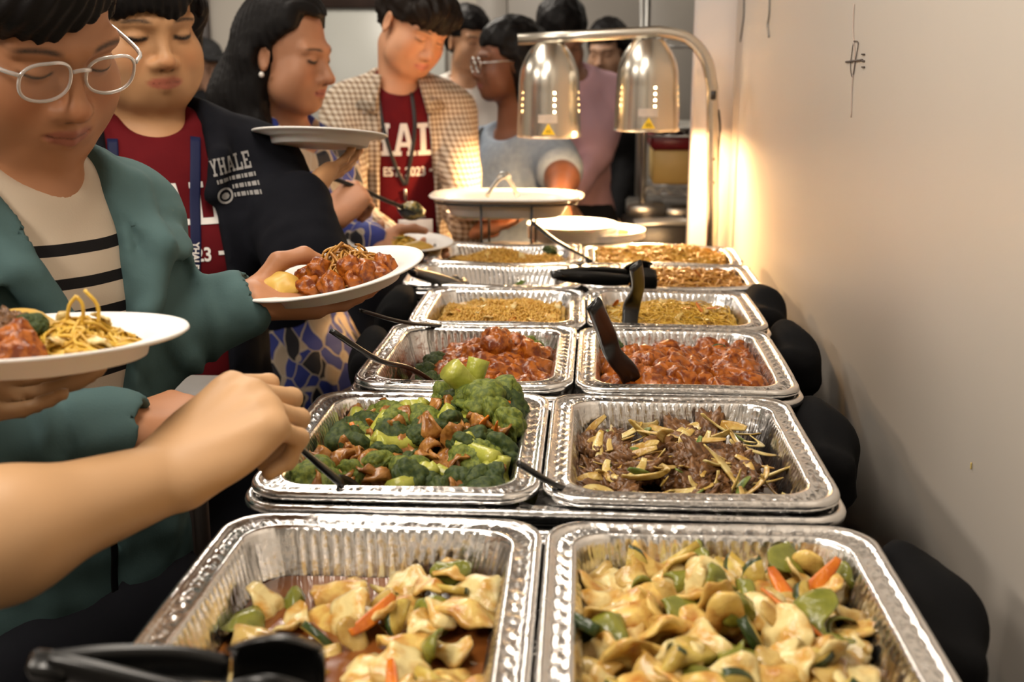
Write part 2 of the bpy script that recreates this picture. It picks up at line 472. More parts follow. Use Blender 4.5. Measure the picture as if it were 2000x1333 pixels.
def outline(a, b, r, step=.0019, a0=None, b0=None):
    """rounded rectangle, counter-clockwise; returns points, outward normals, arc length, corner flag (fixed counts from a0, b0)"""
    ns = int((a0 - .035) * 2 / step), int((b0 - .035) * 2 / step); nc = 26
    P = []; N = []; S = []; C = []; s = 0
    for side in range(4):
        L = (2 * (b - r), 2 * (a - r))[side % 2]; k = (ns[1], ns[0])[side % 2]
        ang = side * PI / 2; nx, ny = math.cos(ang), math.sin(ang); tx, ty = -ny, nx
        hx = (a, b)[side % 2]
        for i in range(k):
            t = -L / 2 + L * i / k
            P.append((nx * hx + tx * t, ny * hx + ty * t)); N.append((nx, ny)); S.append(s + L * i / k); C.append(0)
        s += L
        cx, cy = nx * (hx - r) + tx * L / 2, ny * (hx - r) + ty * L / 2
        for i in range(nc):
            an = ang + PI / 2 * i / nc
            P.append((cx + r * math.cos(an), cy + r * math.sin(an))); N.append((math.cos(an), math.sin(an)))
            S.append(s + .05 * i / nc); C.append(1)
        s += .05
    return np.array(P), np.array(N), np.array(S), np.array(C)
def foil_pan(w, l, depth, seed=0, wave=0.0, flange=.026):
    a, b = w / 2, l / 2; rs = np.random.default_rng(seed); k = flange / .026
    prof = [(.005, -.011, 0), (.0005, -.008, 0), (0, -.004, 0), (.001, -.0005, 0), (.004, .0008, 0), (.0075, -.0012, 0), (.0095 * k, -.0036, 1), (.012 * k, -.0026, 2),
            (.0155 * k, -.002, 2), (.019 * k, -.0028, 1), (.0215 * k, -.0012, 0), (.0245 * k, -.0016, 0), (.026 * k, -.0055, 0)]
    wl = .026 * k
    prof += [(wl + .0012, -.011, 3), (wl + .004, -.011 - (depth - .016) * .25, 3), (wl + .008, -.011 - (depth - .016) * .55, 3), (wl + .0115, -.011 - (depth - .016) * .85, 3), (wl + .0135, -depth + .004, 3), (wl + .018, -depth, 0)]
    rings = []; n = None
    for (d, z, typ) in prof:
        P, N, S, C = outline(a - d, b - d, max(.036 - d * .25, .02), a0=a, b0=b); n = len(P)
        zz = np.full(n, z); off = np.zeros(n)
        ph = rs.random() * 0
        tri = np.abs(((S / .0092) % 1) * 2 - 1) * 2 - 1
        cr = np.sin(S * 2 * PI / .0049 + 1.3 * np.sin(S * 170)) * (.6 + .4 * np.sin(S * 530 + seed))
        if typ == 3: off = np.where(C == 0, tri * .0023, cr * .0015)
        if typ == 2: zz = zz + np.where(C == 1, cr * .0019, .0009 * np.sign(np.sin(S * 2 * PI / .019)) + .0004 * np.sin(S * 420 + seed))
        if typ == 1: zz = zz + np.where(C == 1, cr * .0007, 0)
        zz = zz + wave * (np.sin(P[:, 0] * 19 + seed * 1.7) * (np.abs(P[:, 1]) > b * .6) + .6 * np.sin(P[:, 1] * 23 + seed)) * math.exp(-abs(min(z, 0)) * 40)
        Q = P - N * off[:, None]
        rings.append(np.column_stack([Q, zz]))
    v = np.concatenate(rings); m = len(rings)
    i = np.arange(n); j = (i + 1) % n
    f = [np.column_stack([k_ * n + i, k_ * n + j, (k_ + 1) * n + j, (k_ + 1) * n + i]) for k_ in range(m - 1)]
    f = np.concatenate(f).tolist(); f.append(list((m - 1) * n + i))
    return v, f
PANS = {}
def pan_mesh(w, l, depth, seed=0, wave=0.0, flange=.026):
    key = (w, l, depth, seed, wave, flange)
    if key not in PANS:
        v, f = foil_pan(*key); me = mesh_np('foil_pan', v, f); me.materials.append(M_foil); PANS[key] = me
    return PANS[key]
RIM = 1.074
# row: y of front edge, y of back edge, x centre, rim height, single pan width, yaw
ROWS = [dict(y0=.572, y1=.893, xc=-.033, z=RIM, w=.266, yaw=.5, wave=.0006), dict(y0=.940, y1=1.262, xc=-.042, z=RIM, w=.266, yaw=.2, wave=.0008),
        dict(y0=1.288, y1=1.606, xc=-.017, z=RIM, w=.266, yaw=-.3, wave=.0012), dict(y0=1.622, y1=1.902, xc=-.006, z=RIM - .004, w=.266, yaw=.6, wave=.001),
        dict(y0=2.028, y1=2.262, xc=-.018, z=1.047, w=.330, yaw=1.2, wave=.002), dict(y0=2.282, y1=2.525, xc=-.018, z=1.045, w=.328, yaw=1.0, wave=.003)]
what = [('vegetables in brown sauce', 'mixed vegetable stir fry'), ('broccoli and chicken', 'beef and onions'), ('orange chicken and loose broccoli', 'a full layer of orange chicken'),
        ('fried rice', 'yellow rice noodles'), ('nothing but one green strip', 'brown lo mein noodles'), ('leftover rice with vegetables', 'bright yellow noodles under the heat lamp')]
short = ['two mixed vegetable pans', 'broccoli and beef pans', 'two orange chicken pans', 'fried rice and rice noodle pans', 'emptied pan and lo mein pan', 'pans beside the heat lamp']
PAN = {}
for ri, r in enumerate(ROWS):
    ya = math.radians(r['yaw']); yc = (r['y0'] + r['y1']) / 2; L = r['y1'] - r['y0']
    # the full-size liner pan both half pans sit in, on a wire chafing rack
    fw = 2 * r['w'] + .012; fl = L + .012
    thing('liner_pan', 'full-size foil liner under the ' + short[ri], 'pan', pan_mesh(fw, fl, .085, 11 + ri, .0003, .022), None, (r['xc'], yc, r['z'] - .0125), rot=(0, 0, ya))
    zr = r['z'] - .03
    rk = thing('chafing_rack', 'black wire chafing rack under the ' + short[ri], 'rack', loc=(r['xc'], yc, TZ), rot=(0, 0, ya))
    hx, hy = fw / 2 - .018, fl / 2 - .015
    part('top_ring', MB().tube([(-hx, -hy, zr - TZ), (hx, -hy, zr - TZ), (hx, hy, zr - TZ), (-hx, hy, zr - TZ), (-hx, -hy, zr - TZ)], .003, 8).mesh('top_ring'), M_blackwire, rk)
    part('shelf_wire', MB().tube([(-hx, -hy, .06), (hx, -hy, .06), (hx, hy, .06), (-hx, hy, .06), (-hx, -hy, .06)], .0025, 8).mesh('shelf_wire'), M_blackwire, rk)
    for sx in (-1, 1):
        for sy in (-1, 1):
            part('leg', MB().tube([(sx * hx, sy * hy, 0), (sx * hx, sy * hy, zr - TZ)], .003, 8).mesh('leg'), M_blackwire, rk)
    for si, sx in enumerate((-1, 1)):
        cx = r['xc'] + sx * (r['w'] / 2 + .001) * math.cos(ya); cy = yc + sx * r['w'] / 2 * math.sin(ya)
        tilt = 0
        PAN[(ri, si)] = dict(c=V(cx, cy, r['z']), w=r['w'], l=L, yaw=ya)
        lab = 'ribbed half-size foil pan holding ' + what[ri][si]
        o = thing('foil_pan', lab, 'pan', pan_mesh(r['w'], L, .062, 1 + (ri + si) % 3, r['wave']), None, (cx, cy, r['z']), rot=(0, 0, ya + (PI if (ri + si) % 2 else 0)))

# ================================================================== heat lamp
YL = 2.95
hl = thing('heat_lamp', 'stainless steel food warmer with two hanging dome shades on a bent post', 'heat lamp', loc=tuple(V(AY(1391, 470, YL)[0], YL, TZ)))
HB = V(AY(1391, 470, YL)[0], YL, TZ)
def ayl(px, py): return AY(px, py, YL)
path = [ayl(1012, 77), ayl(1150, 69.5), ayl(1285, 62)] + spline([ayl(1300, 62), ayl(1345, 76), ayl(1378, 115), ayl(1391, 170)], 14)[1:] + [ayl(1391, 300), ayl(1392, 420), V(ayl(1392, 420)[0], YL, TZ + .012)]
part('arm', MB().tube(path, .0145, 8, flat=(.0145, .0145), up=(0, 1, 0)).mesh('arm', HB, True), M_steel, hl)
part('base', MB().box((-.01, -.0, .006), (.09, .10, .012), bev=.004).mesh('base', smooth=False), M_steel, hl)
sw = ayl(1392, 186) - V(0, .016, 0)
part('switch', MB().box(sw, (.013, .006, .023), bev=.002).box(sw - V(0, .003, 0), (.006, .004, .012), bev=.001).mesh('switch', HB, False), M_black, hl, 'black rocker switch')
part('cable', MB().tube(spline([ayl(1405, 215) + V(0, .02, 0), ayl(1408, 250) + V(0, .02, 0), ayl(1405, 300) + V(0, .02, 0), ayl(1400, 460) + V(0, .02, 0)], 16), .003, 8).mesh('cable', HB), M_black, hl)
for yy in (310, 356):
    part('rivet', MB().lathe([(0, .0015), (.0025, .001), (.003, 0)], 12, ayl(1393, yy) - V(0, .0155, 0), rotx(PI / 2)).mesh('rivet', HB), M_dark, hl)
M_bulb = mat('bulb_glass', (1, .8, .5), .3, emit=((1.0, .62, .25), 30))
M_stick = mat('grey_sticker', (.55, .5, .45), .5, var=(60, (.45, .42, .4)))
M_yel = mat('yellow_sticker', (.85, .6, .02), .5)
for (pxc, pt, pb, wpx) in ((1072, 84, 266, 126), (1262, 76, 254, 129)):
    top_ = ayl(pxc, pt); bot = ayl(pxc, pb); R0 = wpx / 2 * float(np.linalg.norm(ayl(pxc + 1, 170) - ayl(pxc, 170))); Hh = top_[2] - bot[2]
    c = V(bot[0], YL, bot[2])
    seg = 90; prof = []
    for t in np.linspace(0, 1, 46):
        z = t * Hh
        rr = R0 * (1.0 if t < .5 else math.sqrt(max(0, 1 - ((t - .5) / .5) ** 2.4)) * .68 + .32 * (1 - ((t - .5) / .5) ** 2 * .25))
        if t < .5: rr = R0 * (1.0 - .06 * t / .5)
        else:
            u = (t - .5) / .5; rr = R0 * (.94 * (1 - u ** 2.6) + .42 * u ** 2.6)
        prof.append((rr, z))
    v = []; f = []; n = len(prof)
    for k in range(seg):
        an = 2 * PI * k / seg
        for (r_, z) in prof: v.append((r_ * math.cos(an), r_ * math.sin(an), z))
    hole_rows = {12, 15, 18, 21}
    hole_cols = {int((deg % 360) / 360 * seg) for deg in (-80, -148, -14, 46, 100, 166)}
    for k in range(seg):
        for i in range(n - 1):
            if k in hole_cols and i in hole_rows: continue
            k2 = (k + 1) % seg
            f.append([k * n + i, k2 * n + i, k2 * n + i + 1, k * n + i + 1])
    f.append([k * n + n - 1 for k in range(seg)])
    b = MB().add(np.array(v) + c, f)
    me = b.mesh('shade', HB)
    sh = part('shade', me, M_steel, hl, 'brushed steel dome shade')
    so = sh.modifiers.new('thick', 'SOLIDIFY'); so.thickness = .0012; so.offset = -1
    part('rim_bead', MB().lathe([(R0 - .0015, -.001), (R0 + .001, -.001), (R0 + .001, .002), (R0 - .0015, .002)], 72, c, close=True).mesh('rim_bead', HB), M_steel, sh)
    part('socket', MB().lathe([(0, 0), (.03, 0), (.03, .03), (0, .03)], 24, V(c[0], c[1], top_[2] - .034)).mesh('socket', HB), M_black, sh)
    part('bulb', MB().lathe([(0, -.045), (.02, -.04), (.036, -.022), (.04, 0), (.034, .025), (.016, .06), (.014, .075)], 24, c + V(0, 0, .08)).mesh('bulb', HB), M_bulb, hl, 'glowing warm bulb')
    # curved stickers on the front
    def patch(u0, u1, z0, z1, lift, tri=False):
        g = np.zeros((9, 5, 3))
        for i, a_ in enumerate(np.linspace(u0, u1, 9)):
            for j, t in enumerate(np.linspace(0, 1, 5)):
                aa = a_ if not tri else (u0 + u1) / 2 + (a_ - (u0 + u1) / 2) * (1 - t)
                z = z0 + (z1 - z0) * t; rr = R0 * (1 - .06 * (z / Hh) / .5) + lift
                g[i, j] = (c[0] + rr * math.cos(aa), c[1] + rr * math.sin(aa), c[2] + z)
        return MB().grid(g)
    d0 = math.radians(-90)
    part('rating_sticker', patch(d0 - .3, d0 + .3, .037, .057, .0012).mesh('rating_sticker', HB), M_stick, sh, 'worn grey rating sticker')
    tr = part('warning_sticker', patch(d0 - .19, d0 + .23, .008, .036, .0012, True).mesh('warning_sticker', HB), M_yel, sh, 'yellow hot surface warning triangle')
    for q in (-.035, .02, .075):
        pts = [V(c[0] + (R0 + .0016) * math.cos(d0 + q + .012 * math.sin(t * 9)), c[1] + (R0 + .0016) * math.sin(d0 + q + .012 * math.sin(t * 9)), c[2] + .0125 + .009 * t) for t in np.linspace(0, 1, 8)]
        part('heat_mark', MB().tube(pts, .0006, 6).mesh('heat_mark', HB), M_dark, sh)
    ld = bpy.data.lights.new('bulb_light', 'POINT'); ld.energy = 27; ld.color = (1.0, .60, .27); ld.shadow_soft_size = .03
    lo = bpy.data.objects.new('bulb_light', ld); COL.objects.link(lo); lo.parent = hl; lo.location = tuple(c + V(0, 0, .028) - HB)

# ================================================================== tiered serving stand with platter
YS = 2.66
M_porc = mat('white_platter', (.84, .82, .78), .25, bump=(60, .03, .0006), coat=.3)
cs = AY(990, 398, YS); cs = V(cs[0], YS, cs[2])
def supershape(a, b, p, n=64):
    out = []
    for k in range(n):
        t = 2 * PI * k / n; c, s = math.cos(t), math.sin(t)
        out.append((a * math.copysign(abs(c) ** (2 / p), c), b * math.copysign(abs(s) ** (2 / p), s)))
    return out
def loft(rows):
    """rows: (a, b, z, power)"""
    v = []; f = []; n = 64
    for (a, b, z, p) in rows: v += [(x, y, z) for x, y in supershape(a, b, p, n)]
    for k in range(len(rows) - 1):
        for i in range(n): f.append([k * n + i, k * n + (i + 1) % n, (k + 1) * n + (i + 1) % n, (k + 1) * n + i])
    f.append(list(range(n))[::-1]); f.append([(len(rows) - 1) * n + i for i in range(n)])
    return MB().add(v, f)
zp = AY(990, 388, YS)[2]
pl = thing('platter', 'white oblong serving platter on the black wire stand', 'platter', loc=(cs[0], YS, zp - .035))
part('dish', loft([(.12, .06, -.005, 3), (.13, .068, .0, 3), (.148, .085, .03, 3), (.152, .09, .036, 3.2), (.178, .11, .040, 3.2), (.181, .113, .044, 3.2), (.178, .11, .0465, 3.2), (.15, .088, .041, 3.2), (.143, .08, .033, 3), (.12, .06, .006, 3), (.02, .012, .005, 2)]).mesh('dish'), M_porc, pl)
st = thing('serving_stand', 'black wire tiered serving stand behind the foil pans', 'stand', loc=(cs[0], YS, TZ))
zr = zp - .035 + .034 - TZ
part('ring', MB().tube([(x, y, zr - .003) for x, y in supershape(.166, .1, 3.2, 48)] + [(.166, 0, zr - .003)], .0028, 8).mesh('ring'), M_blackwire, st)
for px_ in (940, 1038):
    for sy in (-1, 1):
        x = AY(px_, 440, YS - .098)[0] - cs[0]
        part('post', MB().tube([(x, sy * .098, zr), (x, sy * .098, 0.13)], .0032, 8).mesh('post'), M_blackwire, st)
part('lower_tray', loft([(.13, .11, .10, 2.6), (.135, .115, .125, 2.6), (.12, .1, .17, 2.6), (.06, .06, .178, 2.2)]).mesh('lower_tray'), M_blackwire, st, 'black domed lower tier')
for sx in (-1, 1):
    for sy in (-1, 1): part('foot', MB().tube([(sx * .09, sy * .07, .11), (sx * .1, sy * .08, 0)], .004, 8).mesh('foot'), M_blackwire, st)

# plate stacks and red carton past the end of the pans
def plate_profile(R, rim=.03, depth=.02, th=.002):
    return [(0, 0), (R - rim - .012, 0), (R - rim - .004, .003), (R - rim, depth * .75), (R - .006, depth), (R, depth + .001), (R + .001, depth - .001), (R - .002, depth - .003), (R - rim, depth * .75 - th * 1.3), (R - rim - .003, .0), (R - rim - .012, -th), (0, -th)]
PLATE_ME = MB().lathe(plate_profile(.115), 72).mesh('paper_plate')
PLATE_ME.materials.append(M_white)
zst = .98
riser = thing('serving_riser', 'low black riser box behind the pans carrying the plate stacks', 'riser', MB().box((0, 0, (zst - TZ) / 2), (.27, .15, zst - TZ), bev=.01).mesh('serving_riser', smooth=False), M_cloth, (AY(1135, 470, 2.88)[0] - .02, 2.88, TZ))
for (px_, n_, off) in ((1118, 7, 0), (1172, 4, .02)):
    x = AY(px_, 460, 2.87)[0]
    for k in range(n_):
        thing('paper_plate', 'white paper plate in the %s stack beyond the foil pans' % ('taller' if n_ > 5 else 'shorter'), 'plate', PLATE_ME, None, (x + .002 * math.sin(k * 3), 2.87 + off + .04 - .002 * k, zst + .003 + .0058 * k), group='stacked plates, %s stack' % ('taller' if n_ > 5 else 'shorter'))
cb = AY(1207, 459, 2.98); M_red = mat('red_carton', (.55, .07, .03), .5, var=(30, (.6, .1, .03)))
ct = thing('tea_carton', 'small red orange carton behind the stacked plates', 'carton', loc=(cb[0], 2.98, TZ))
part('carton_body', MB().box((0, 0, (cb[2] + .015 - TZ) / 2), (.055, .05, cb[2] + .015 - TZ), bev=.002).mesh('carton_body', smooth=False), M_red, ct)
part('label_frame', MB().box((.004, -.026, cb[2] - .002 - TZ), (.026, .002, .024)).mesh('label_frame', smooth=False), M_yel, ct)
part('label_window', MB().box((.004, -.0275, cb[2] - .002 - TZ), (.015, .002, .013)).mesh('label_window', smooth=False), M_black, ct)

# ================================================================== kitchen shelving in the opening
YK = 4.25
xs0 = AY(1257, 300, YK)[0]
sh = thing('wire_shelving', 'steel wire shelving rack in the kitchen bay behind the wall end', 'shelf', loc=(xs0, YK, 0))
KW = .72
for sx in (0, KW):
    for sy in (0, .45):
        part('post', MB().tube([(sx, sy, 0), (sx, sy, 2.5)], .0125, 12).mesh('post'), M_chrome, sh)
for (py, top) in ((258, 1), (372, 1), (470, 1), (82, 1)):
    z = AY(1300, py, YK)[2]
    g = MB()
    for zz in (z - .016, z + .016): g.tube([(0, 0, zz), (KW, 0, zz)], .004, 6); g.tube([(0, .45, zz), (KW, .45, zz)], .004, 6)
    zig = [(KW * i / 28, 0, z + (.014 if i % 2 else -.014)) for i in range(29)]
    g.tube(zig, .0025, 6)
    for i in range(25): g.tube([(KW * (i + .5) / 25, 0, z + .016), (KW * (i + .5) / 25, .45, z + .016)], .0022, 5)
    part('wire_shelf', g.mesh('wire_shelf'), M_chrome, sh)
def kbox(name, label, cat, p0, p1, y, dpt, m, bev=.006):
    a, b = AY(p0[0], p0[1], y), AY(p1[0], p1[1], y)
    return thing(name, label, cat, MB().box((0, dpt / 2, (a[2] - b[2]) / 2), (b[0] - a[0], dpt, a[2] - b[2]), bev=bev).mesh(name, smooth=False), m, ((a[0] + b[0]) / 2, y, b[2]))
bx = kbox('storage_bin', 'cream storage bin with a dark red lid on the wire shelving', 'bin', (1276, 294), (1372, 361), YK + .03, .3, mat('cream_bin', (.55, .38, .13), .5, var=(9, (.5, .33, .11))))
bh = AY(1276, 297, YK)[2] - AY(1276, 364, YK)[2]; bw = AY(1372, 297, YK)[0] - AY(1272, 297, YK)[0]
part('lid', MB().box((-.004, .15, bh + .027), (bw + .01, .32, .053), bev=.01).mesh('lid', smooth=False), mat('red_lid', (.16, .006, .012), .4, var=(20, (.18, .01, .014))), bx, 'dark red lid')
kbox('sheet_tray', 'pale sheet tray on the upper wire shelf above the bin', 'tray', (1272, 246), (1372, 256), YK + .02, .4, mat('pale_metal', (.55, .54, .5), .4, .6, bump=(40, .05)))
M_tin = mat('steam_pan_metal', (.42, .40, .37), .3, .9, bump=(30, .1))
for i, (p0, p1) in enumerate((((1226, 400), (1300, 432)), ((1286, 405), (1372, 440)))):
    kbox('steam_pan', 'dull steel steam table pan stored %s' % ('beside the shelving post' if i == 0 else 'behind the wall end under the bin shelf'), 'pan', p0, p1, YK - .05 + .12 * i, .25, M_tin, .01)
pt_ = kbox('counter_unit', 'low dark kitchen counter below the wire shelving', 'counter', (1218, 440), (1380, 560), YK - .3, .3, mat('dark_counter', (.02, .019, .018), .35, var=(14, (.035, .03, .028))), .01)
a = AY(1240, 446, YK - .33); b_ = AY(1345, 436, YK - .33)
thing('foil_sheet', 'folded pale foil sheet lying along the kitchen counter', 'foil', MB().box(((b_[0] - a[0]) / 2, 0, .012), (b_[0] - a[0], .12, .02), rotz(.05) @ roty(-.06), bev=.004).mesh('foil_sheet', smooth=False), mat('pale_foil', (.7, .68, .64), .35, .6, bump=(60, .3)), tuple(a + V(0, .1, -.005)))
# ================================================================== people
def facing(a, p=0, r=0):
    """columns: person's right, forward, up; a = 0 faces the camera's side (-Y), 90 faces the wall (+X); p = bowed forward"""
    return rotz(math.radians(a) + PI) @ rotx(-math.radians(p)) @ roty(math.radians(r))
def M_skin(name, rough=.5): return mat(name, (.5, .3, .2), rough, attr='Col', bump=(420, .08, .0006), spec=.4)
def M_hair(name='black_hair', col=(.005, .004, .004), rough=.55):
    return mat(name, col, rough, bump=(500, .25, .001), spec=.16)

def head_sdf(S, c, R, sc=1.0, wide=1.0, neck=None, nr=.05, female=False, ears=True):
    c = np.asarray(c, float)
    def w(x, y, z): return c + R @ (sc * V(x * wide, y, z))
    def E(p, r, k=.02, op='u', Rl=None): S.ell(w(*p), sc * np.asarray(r) * V(wide, 1, 1), R if Rl is None else R @ Rl, k, op)
    def Cn(a, b, ra, rb, k=.015, op='u'): S.cone(w(*a), w(*b), sc * ra, sc * rb, k, op)
    E((0, -.022, .045), (.076, .096, .083))
    E((0, .022, -.020), (.064, .066, .085), .03)
    E((0, .018, -.078), (.052, .055, .034), .03)
    Cn((0, .062, -.100), (0, .068, -.098), .019, .017, .022)
    for s in (-1, 1):
        E((s * .040, .052, -.032), (.027, .026, .030), .02)
        Cn((s * .012, .083, .020), (s * .046, .070, .022), .010, .009, .02)
        E((s * .032, .093, -.001), (.017, .012, .010), .014, 's')
        E((s * .031, .0705, -.001), (.0165, .0155, .0125), .006)
        E((s * .014, .090, -.041), (.0085, .010, .0078), .008)
        Cn((s * .053, .030, -.075), (s * .03, .058, -.095), .014, .014, .03)
        E((s * .044, .034, -.056), (.026, .032, .032), .035)
    Cn((0, .083, .004), (0, .098, -.030), .0085, .0095, .012)
    E((0, .102, -.037), (.0115, .0115, .0105), .01)
    E((0, .072, -.064), (.030, .021, .024), .02)
    Cn((-.019, .083, -.066), (0, .0925, -.0625), .0035, .0055, .006); Cn((.019, .083, -.066), (0, .0925, -.0625), .0035, .0055, .006)
    Cn((-.016, .083, -.0715), (0, .0905, -.0745), .0035, .0062, .006); Cn((.016, .083, -.0715), (0, .0905, -.0745), .0035, .0062, .006)
    Cn((-.023, .087, -.0685), (.023, .087, -.0685), .0016, .0016, .004, 's')
    if ears:
        for s in (-1, 1):
            E((s * .0775, -.012, -.008), (.008, .019, .031), .008, 'u', rotz(s * -.35))
            E((s * .085, -.006, -.006), (.006, .010, .018), .006, 's', rotz(s * -.35))
    if neck is not None: S.cone(w(0, -.028, -.075), neck, sc * nr * 1.04, nr * 1.05, .03)
def head_paint(v, c, R, sc, base, lip, brow=(.02, .013, .01), wide=1.0, eye='down', blush=None):
    q = ((v - c) @ R) / sc; q[:, 0] /= wide
    x, y, z = q.T; ax = np.abs(x)
    col = np.tile(np.asarray(base, float), (len(v), 1))
    tone = wob(v, 55, 1.0)[:, None] * .05; col *= 1 + tone
    def blend(mask, c_): col[:] = col * (1 - mask[:, None]) + np.asarray(c_) * mask[:, None]
    sm = lambda d, w_: np.clip(.5 - d / w_, 0, 1)
    if blush is not None: blend(.55 * sm(np.sqrt((ax - .042) ** 2 + (z + .035) ** 2) - .014, .03) * (y > .03), blush)
    blend(.45 * sm(np.abs(x) - .012, .01) * sm(np.abs(z + .038) - .01, .01) * (y > .08), blush if blush is not None else np.asarray(base) * V(1.05, .85, .8))
    m = sm((x / .025) ** 2 + ((z + .0685) / .0095) ** 2 - 1, .5) * (y > .06); blend(m, lip)
    m = sm(np.abs(z + .0685) - .0008, .002) * sm(ax - .021, .006) * (y > .06); blend(m * .8, np.asarray(lip) * .25)  # shade of the crease between the lips, painted into the colour
    m = sm(np.sqrt((ax - .0075) ** 2 + (z + .0485) ** 2) - .0028, .003) * (y > .08); blend(m * .85, np.asarray(base) * .12)  # nostril darkness painted into the skin colour as two dark spots
    bz = .0225 + .004 * np.cos((ax - .034) / .022 * 1.3) - .003
    m = sm(np.abs(ax - .035) - .018, .008) * sm(np.abs(z - bz) - .0026, .003) * (y > .04); blend(m * .9, brow)
    ez = -.0045 - .10 * 0 - ((ax - .032) ** 2) * -14
    m = sm(np.abs(ax - .0325) - .0145, .004) * sm(np.abs(z - ez) - (.0016 if eye == 'down' else .0034), .0022) * (y > .05); blend(m, (.012, .008, .007))
    return col

FING = [(.030, .090, (.043, .026, .021), .0088), (.0095, .094, (.047, .030, .022), .0090), (-.0105, .089, (.043, .028, .021), .0085), (-.0285, .080, (.034, .021, .018), .0076)]
def hand_sdf(S, wr, dy, dz, right=True, curl=((20, 25, 15),) * 4, thumb=((.75, .62, -.25), (.35, .9, -.3), (.2, .95, -.3)), sc=1.0, splay=(6, 1, -4, -10)):
    Y = unit(dy); Z = np.asarray(dz, float); Z = unit(Z - Y * np.dot(Z, Y)); X = np.cross(Y, Z); tx = -X if right else X
    L = lambda x, y, z: np.asarray(wr) + sc * (x * tx + y * Y + z * Z)
    D = lambda d: d[0] * tx + d[1] * Y + d[2] * Z
    S.ell(L(0, .048, -.003), (.040 * sc, .050 * sc, .0155 * sc), np.column_stack([tx, Y, Z]), .02)
    tips = []
    for i, (xb, yb, ln, r) in enumerate(FING):
        S.cone(L(xb * .55, .008, 0), L(xb, yb, .001), .0155 * sc, .0118 * sc, .014)
        p = L(xb, yb, .001); ang = 0; rr = r * sc; sp = math.radians(splay[i])
        for j in range(3):
            ang += math.radians(curl[i][j])
            d = D((math.sin(sp) * math.cos(ang), math.cos(sp) * math.cos(ang), -math.sin(ang)))
            q = p + d * ln[j] * sc
            S.cone(p, q, rr * (1.08 if j == 0 else 1.0), rr * .93, .0045); p = q; rr *= .93
        tips.append(p)
    p = L(.020, .020, -.010); rr = .0145 * sc
    S.ell(L(.024, .038, -.012), (.015 * sc, .03 * sc, .015 * sc), np.column_stack([tx, Y, Z]), .018)
    for d, ln, r2 in zip(thumb, (.045, .034, .028), (.0118, .0102, .0085)):
        q = p + unit(D(d)) * ln * sc
        S.cone(p, q, rr, r2 * sc, .007); p = q; rr = r2 * sc
    tips.append(p)
    return tips
def torso_frame(N, a, lean=0):
    R = facing(a, lean); N = np.asarray(N, float)
    return R, (lambda x, y, z: N + R @ V(x, y, z))
def torso_sdf(S, R, T, g=0.0, sw=1.0, dp=1.0, bust=0.0, hips=True, k=.04):
    e = lambda p, r, kk=k: S.ell(T(*p), (r[0] * sw + g, r[1] * dp + g, r[2] + g), R, kk)
    e((0, .0, -.17), (.150, .105, .19)); e((0, .008, -.36), (.140, .108, .18)); 
    if hips: e((0, 0, -.52), (.165, .118, .15))
    S.cone(T(-.125 * sw, -.02, -.062), T(.125 * sw, -.02, -.062), .058 + g, .058 + g, k)
    for s in (-1, 1):
        S.cone(T(s * .03, -.02, -.005), T(s * .12 * sw, -.02, -.05), .048 + g, .05 + g, k)
        if bust: S.ell(T(s * .07 * sw, .075 * dp, -.2), (.07 + g, .06 + g, .07 + g), R, .05)
def legs_mesh(N, a, sw=1.0, h=.017):
    """trousers and shoes down to the floor"""
    R, T = torso_frame((N[0], N[1], 0), a)
    S = SDF(); top = N[2] - .5
    S.ell(T(0, 0, top - .03), (.175 * sw, .125, .14), R, .04)
    for s in (-1, 1):
        S.cone(T(s * .09, 0, top - .06), T(s * .10, .01, top * .5), .088, .066, .03)
        S.cone(T(s * .10, .01, top * .5), T(s * .105, -.02, .07), .066, .055, .03)
    sh = SDF()
    for s in (-1, 1): sh.cone(T(s * .105, -.05, .045), T(s * .12, .14, .035), .042, .034, .02)
    return S.mesh(h), sh.mesh(h)
def person(label, base, bodyparts, cols, skin, group=None):
    v, f = join_np(bodyparts)
    me = mesh_np('person', v - np.asarray(base), f); set_col(me, np.concatenate(cols))
    return thing('person', label, 'person', me, skin, base, group=group)
def cloth_part(name, vf, base, m, par, label=None, frame=None):
    me = mesh_np(name, vf[0] - np.asarray(base), vf[1])
    if frame is not None:
        R, N = frame; q = (vf[0] - N) @ R
        a = me.attributes.new('loc', 'FLOAT_VECTOR', 'POINT'); a.data.foreach_set('vector', q.astype(np.float32).ravel())
    return part(name, me, m, par, label)
def trousers(N, a, base, par, m, sw=1.0):
    t, s = legs_mesh(N, a, sw)
    cloth_part('trousers', t, base, m, par); cloth_part('shoes', s, base, M_black, par)
def plain(v, base): return np.tile(np.asarray(base, float), (len(v), 1)) * (1 + .06 * wob(v, 60, 2.0)[:, None])
def bvh_of(vf): return BVHTree.FromPolygons([tuple(p) for p in vf[0]], [tuple(q) for q in vf[1]])

